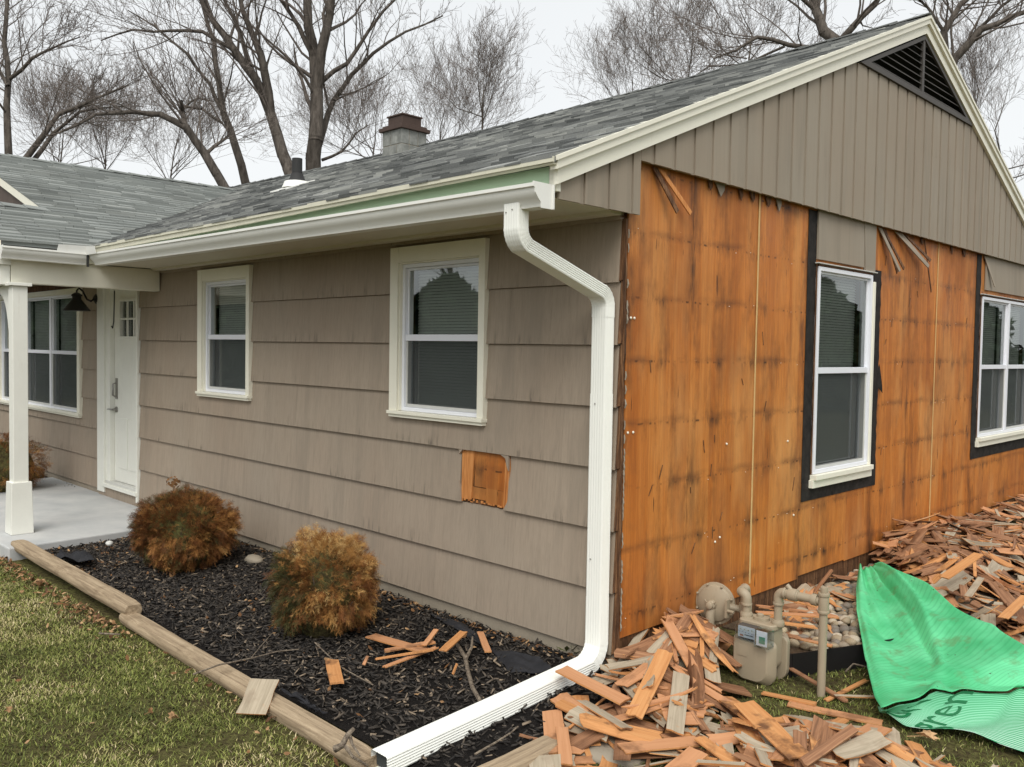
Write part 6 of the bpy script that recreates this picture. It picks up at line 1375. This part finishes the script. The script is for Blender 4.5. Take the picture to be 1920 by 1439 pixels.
# ================================================================== TREES
class Tree:
    def __init__(s, seed): s.r = random.Random(seed); s.P0 = []; s.P1 = []; s.R0 = []; s.R1 = []; s.L = []
    def seg(s, a, b, r0, r1, lv): s.P0.append(a); s.P1.append(b); s.R0.append(r0); s.R1.append(r1); s.L.append(lv)
    def path(s, pts, r0, r1, lv, kids, klen):
        """follow a poly-line, then grow side shoots from it"""
        n = len(pts)
        for i in range(n - 1): s.seg(pts[i], pts[i + 1], r0 + (r1 - r0) * i / (n - 1), r0 + (r1 - r0) * (i + 1) / (n - 1), lv)
        if lv >= 4 or kids <= 0: return
        tot = sum((pts[i + 1] - pts[i]).length for i in range(n - 1))
        for k in range(kids):
            f = s.start + (1 - s.start) * (k + s.r.random()) / kids; d = f * tot; i = 0
            while i < n - 2 and d > (pts[i + 1] - pts[i]).length: d -= (pts[i + 1] - pts[i]).length; i += 1
            sv = pts[i + 1] - pts[i]; p = pts[i] + sv * min(1, d / max(sv.length, 1e-6)); t = sv.normalized()
            s.shoot(p, t, klen * (1.15 - .6 * f) * s.r.uniform(.6, 1.2), (r0 + (r1 - r0) * f) * s.r.uniform(.22, .42), lv + 1)
    def shoot(s, p, t, ln, r0, lv):
        if ln < .10: return
        a = s.r.uniform(R_(25), R_(60)); az = s.r.uniform(0, 2 * math.pi); o = t.orthogonal().normalized(); o.rotate(Matrix.Rotation(az, 3, t)); d = (t * math.cos(a) + o * math.sin(a) + Vector((0, 0, s.up))).normalized(); n = 5 if lv < 3 else 3; pts = [p]
        for i in range(n): d = (d + Vector((s.r.gauss(0, .16), s.r.gauss(0, .16), s.r.gauss(.05, .12)))).normalized(); pts.append(pts[-1] + d * ln / n)
        s.path(pts, max(r0, s.rmin), max(r0 * .25, s.rmin * .7), lv, s.kids[lv] if lv < 4 else 0, ln * s.ratio)
    def mesh(s, name, split=2):
        P0 = np.array([tuple(v) for v in s.P0]); P1 = np.array([tuple(v) for v in s.P1]); R0 = np.array(s.R0); R1 = np.array(s.R1); L_ = np.array(s.L); out = []
        for sel, k in ((L_ < split, 7), (L_ >= split, 3)):
            p0, p1, r0, r1 = P0[sel], P1[sel], R0[sel], R1[sel]; n = len(p0)
            if n == 0: out.append(None); continue
            d = p1 - p0; d /= np.linalg.norm(d, axis=1)[:, None] + 1e-9; ref = np.where(np.abs(d[:, 2:3]) < .9, np.array([[0, 0, 1.0]]), np.array([[1.0, 0, 0]])); a = np.cross(d, ref); a /= np.linalg.norm(a, axis=1)[:, None]; b = np.cross(d, a)
            th = 2 * np.pi * np.arange(k) / k; ring = a[:, None] * np.cos(th)[None, :, None] + b[:, None] * np.sin(th)[None, :, None]
            e0 = p0 - d * (r0 * (.45 if k == 7 else .1))[:, None]; p1 = p1 + d * (r1 * (.45 if k == 7 else 0))[:, None]; V = np.concatenate([e0[:, None] + ring * r0[:, None, None], p1[:, None] + ring * r1[:, None, None]], 1).reshape(-1, 3)
            q = np.arange(k); fq = np.stack([q, (q + 1) % k, (q + 1) % k + k, q + k], 1); F = (np.arange(n)[:, None, None] * 2 * k + fq[None]).reshape(-1, 4); out.append((V, F, np.repeat((L_[sel] / 4).clip(0, 1), 2 * k)))
        return out
def make_tree(limbs, depth, seed, label, kids=(13, 6, 4, 3), up=.22, start=.22, ratio=.52, klen=2.2, rmin=.0036, group=None, jit=.5, base=True, trunk_r=.48):
    """limbs: list of (pixel poly-line, radius at start, radius at end); laid out at camera depth `depth`"""
    T = Tree(seed); T.up = up; T.start = start; T.ratio = ratio; T.rmin = rmin; T.kids = kids; dz0 = {}
    rr = random.Random(seed); first = None; limbs = [(pl, ra * trunk_r, rb * trunk_r) for pl, ra, rb in limbs]
    for li, (pl, ra, rb) in enumerate(limbs):
        pts = []; dd = 0
        for i, (x, y) in enumerate(pl):
            key = (x, y)
            if key in dz0: dd = dz0[key]
            elif i > 0: dd += rr.uniform(-jit, jit) * .5
            dz0[key] = dd; pts.append(Vector(DP(x, y, depth + dd)))
        if first is None: first = pts[0]
        sm = []
        for i in range(len(pts) - 1):   # subdivide with slight wander
            a, b = pts[i], pts[i + 1]; sm.append(a); mpt = (a + b) / 2; l = (b - a).length; sm.append(mpt + Vector((rr.gauss(0, .02), rr.gauss(0, .02), rr.gauss(0, .02))) * l)
        sm.append(pts[-1])
        T.path(sm, ra, rb, 0, kids[0], klen)
        if li == 0 and base: T.seg(Vector((first.x, first.y, -.3)), first + Vector((0, 0, .05)), ra * 1.25, ra * 1.0, 0)
    root = thing('bare_tree', label, 'tree', (first.x, first.y, 0), group); inv = Matrix.Translation((-first.x, -first.y, 0)); res = T.mesh('x')
    for nm, r_ in zip(('trunk', 'crown'), res):
        if r_ is None: continue
        o = big_mesh(nm, r_[0], r_[1], MAT['bark'], root, tone=r_[2], smooth=True); o.matrix_parent_inverse = inv
        if nm == 'crown': o['kind'] = 'stuff'
    return root
TG = 'bare winter trees behind the house'
make_tree([([(588, 330), (592, 260), (594, 170), (590, 110), (578, 50), (575, -40), (572, -160)], .34, .13), ([(594, 170), (602, 100), (618, 30), (628, -60), (640, -170)], .26, .10), ([(590, 300), (608, 240), (625, 190), (660, 140), (700, 100), (760, 60), (830, 30)], .16, .03), ([(590, 110), (560, 50), (520, -10), (500, -80)], .12, .05), ([(605, 300), (640, 285), (668, 250), (690, 235)], .07, .02), ([(607, 150), (650, 120), (690, 60), (750, -10), (790, -60)], .11, .03)], 18, 1, 'large straight two stemmed bare tree behind the vent pipe', klen=2.0, group=TG)
make_tree([([(552, 345), (530, 290), (508, 215), (480, 150), (440, 95), (400, 40), (360, -30), (330, -90)], .27, .07), ([(508, 215), (495, 130), (480, 80), (455, 20), (440, -60)], .2, .07), ([(440, 95), (380, 60), (320, 58), (250, 56), (190, 76)], .09, .025), ([(480, 150), (450, 60), (410, -20), (395, -90)], .1, .04)], 17, 2, 'bare tree leaning away in two dark limbs beside the straight one', klen=2.0, group=TG)
make_tree([([(462, 350), (440, 270), (420, 215), (410, 150), (402, 80), (380, 10), (365, -60)], .2, .05), ([(420, 215), (395, 160), (350, 100), (290, 50), (240, 20)], .1, .025), ([(415, 230), (380, 205), (348, 200), (372, 184), (400, 190)], .07, .03)], 19, 3, 'slender bare tree with a crooked broken side limb', klen=1.9, group=TG)
make_tree([([(425, 360), (385, 290), (350, 240), (300, 215), (250, 210), (180, 215), (110, 250)], .19, .03), ([(350, 245), (343, 210), (340, 190)], .12, .05), ([(385, 290), (420, 262), (430, 250)], .08, .03)], 16, 4, 'stooping bare tree with a snapped top leaning over the wing roof', klen=1.7, group=TG)
make_tree([([(18, 320), (14, 240), (16, 150), (8, 80), (14, 0), (20, -70)], .15, .05), ([(40, 310), (85, 250), (110, 215), (180, 185), (240, 160)], .13, .03), ([(60, 305), (100, 250), (150, 210), (230, 200)], .10, .02), ([(16, 150), (60, 110), (100, 90), (150, 70)], .08, .02), ([(14, 160), (-20, 100), (-50, 40)], .08, .03)], 16, 5, 'densely twigged bare tree at the outer end of the wing roof', klen=1.6, kids=(15, 7, 4, 3), group=TG)
make_tree([([(1590, 95), (1545, 60), (1530, 20), (1520, -30), (1480, -100)], .22, .10), ([(1560, 90), (1600, 50), (1640, 10), (1670, -40)], .14, .07), ([(1560, 95), (1480, 85), (1420, 70), (1380, 95), (1340, 110)], .10, .025), ([(1530, 20), (1480, -20), (1440, -60)], .09, .03), ([(1470, 88), (1400, 120), (1330, 125), (1290, 150)], .05, .012)], 15, 6, 'dark limbed bare tree rising behind the gable ridge', klen=1.9, group=TG)
make_tree([([(1770, 180), (1790, 110), (1840, 55), (1900, 30), (1970, 10)], .20, .05), ([(1780, 140), (1770, 60), (1800, 10), (1850, -30)], .17, .06), ([(1795, 105), (1830, 60), (1880, 10), (1930, -20)], .1, .03), ([(1770, 60), (1740, 15), (1700, -20)], .07, .03)], 16, 7, 'dark limbed bare tree rising beyond the far rake', klen=1.9, group=TG)
bushy = dict(kids=(9, 6, 4, 2), up=.35, start=.05, ratio=.62, rmin=.0036, trunk_r=.38)
for i, (x, y, sz, d, sd, lb) in enumerate([(905, 230, 110, 26, 11, 'twiggy bare tree behind the chimney toward the open sky'), (700, 290, 100, 28, 12, 'small twiggy bare tree between chimney and vent pipe'), (1290, 170, 120, 24, 13, 'fine twigged bare tree over the middle of the main roof'), (1180, 210, 80, 30, 14, 'low thin bare tree at the middle of the ridge line'), (1880, 330, 170, 24, 15, 'fine twigged bare tree beyond the far eave'), (1830, 230, 120, 27, 18, 'hazy bare tree low behind the far rake'), (200, 320, 120, 30, 16, 'pale distant bare tree low over the wing ridge'), (320, 330, 110, 29, 17, 'reddish distant bare tree where the two roofs meet'), (110, 310, 110, 28, 19, 'distant bare tree between the outer limbs'), (820, 275, 70, 30, 20, 'tiny distant bare tree beside the chimney cap'), (1400, 120, 110, 22, 24, 'twiggy bare tree behind the upper main roof')]):
    rr = random.Random(sd); L_ = [([(x, y + 60), (x + rr.uniform(-8, 8), y), (x + rr.uniform(-15, 15), y - sz * .5), (x + rr.uniform(-25, 25), y - sz)], .09, .02)]
    for k in range(4): a = rr.uniform(-1.25, 1.25); L_.append(([(x, y + 20 - 10 * k), (x + math.sin(a) * sz * .6, y + 5 - math.cos(a) * sz * .4), (x + math.sin(a) * sz * 1.3, y - 5 - math.cos(a) * sz * .9)], .05, .012))
    make_tree(L_, d, sd, lb, klen=2.3 * d / 24, group=TG, **bushy)
# bare street trees on the open sides, mirrored in the panes
src_ = [o for o in C0.objects if o.name.startswith('bare_tree') and o.parent is None]
for k_, (x, y, sc_, rz, lb) in enumerate([(-13, -19, .75, .5, 'bare street tree mirrored in the large front window'), (-23, -21, .8, 2.1, 'bare street tree mirrored in the small front window'), (13, 26, .8, 4.0, 'bare garden tree mirrored in the stripped wall window')]):
    s0_ = src_[k_]; c_ = s0_.copy(); C0.objects.link(c_); c_.location = (x, y, 0); c_.rotation_euler = (0, 0, rz); c_.scale = (sc_,) * 3; c_['label'] = lb; c_['group'] = 'bare trees mirrored in window glass'
    for ch_ in list(s0_.children): d_ = ch_.copy(); C0.objects.link(d_); d_.parent = c_
# evergreens out of view, mirrored in the panes; extra ones added to darken reflections
def evergreen(x, y, h, w, label, seed):
    rg = np.random.default_rng(seed); n = 5200; z = rg.uniform(.05, 1, n); a = rg.uniform(0, 2 * np.pi, n); rad = w * (1 - z) ** .7 * (.65 + .35 * rg.random(n)) * (1 + .15 * np.sin(a * 5 + z * 20)); c = np.stack([x + rad * np.cos(a), y + rad * np.sin(a), z * h], 1)
    u = rg.normal(0, 1, (n, 3)); u /= np.linalg.norm(u, axis=1)[:, None]; v = np.cross(u, rg.normal(0, 1, (n, 3))); v /= np.linalg.norm(v, axis=1)[:, None]; s_ = rg.uniform(.12, .4, n)[:, None]
    V = np.stack([c - u * s_, c + v * s_ * .5, c + u * s_, c - v * s_ * .5], 1).reshape(-1, 3); F = np.arange(4 * n).reshape(-1, 4); root = thing('evergreen_tree', label, 'tree', (x, y, 0), 'evergreens reflected in window glass'); inv = Matrix.Translation((-x, -y, 0))
    o = big_mesh('crown', V, F, MAT['evergreen'], root, tone=np.repeat(rg.random(n), 4)); o.matrix_parent_inverse = inv; t = MB(); t.tube([(x, y, -.2), (x, y, h * .5), (x, y, h * .9)], [.25, .16, .04], 10); oo = t.build('trunk', MAT['bark'], root); oo.matrix_parent_inverse = inv
k = 0
for (x, y, h, w) in [(-11, -17, 3.6, 3.6), (-16, -15, 3.3, 3.4), (-21, -17, 4.2, 3.8), (-6, -19, 3.4, 3.2), (-27, -14, 6.5, 4), (11, 24, 4.4, 3.6), (15, 19, 3.6, 3.2), (9, 30, 5, 4), (18, 33, 5.5, 4), (-33, -20, 8, 4.5), (-13, -24, 4.6, 4), (-38, -12, 7, 4.5), (-44, -15, 8, 5), (-36, -17, 7, 4), (-50, -19, 9, 5), (-30, -9, 6.5, 4), (-35.5, -8.5, 7, 4), (-41, -10, 8, 4.5), (-26, -8.5, 5, 3)]:
    evergreen(x, y, h, w, 'dense dark evergreen out of view, added for its mirror image in the window glass', 200 + k); k += 1
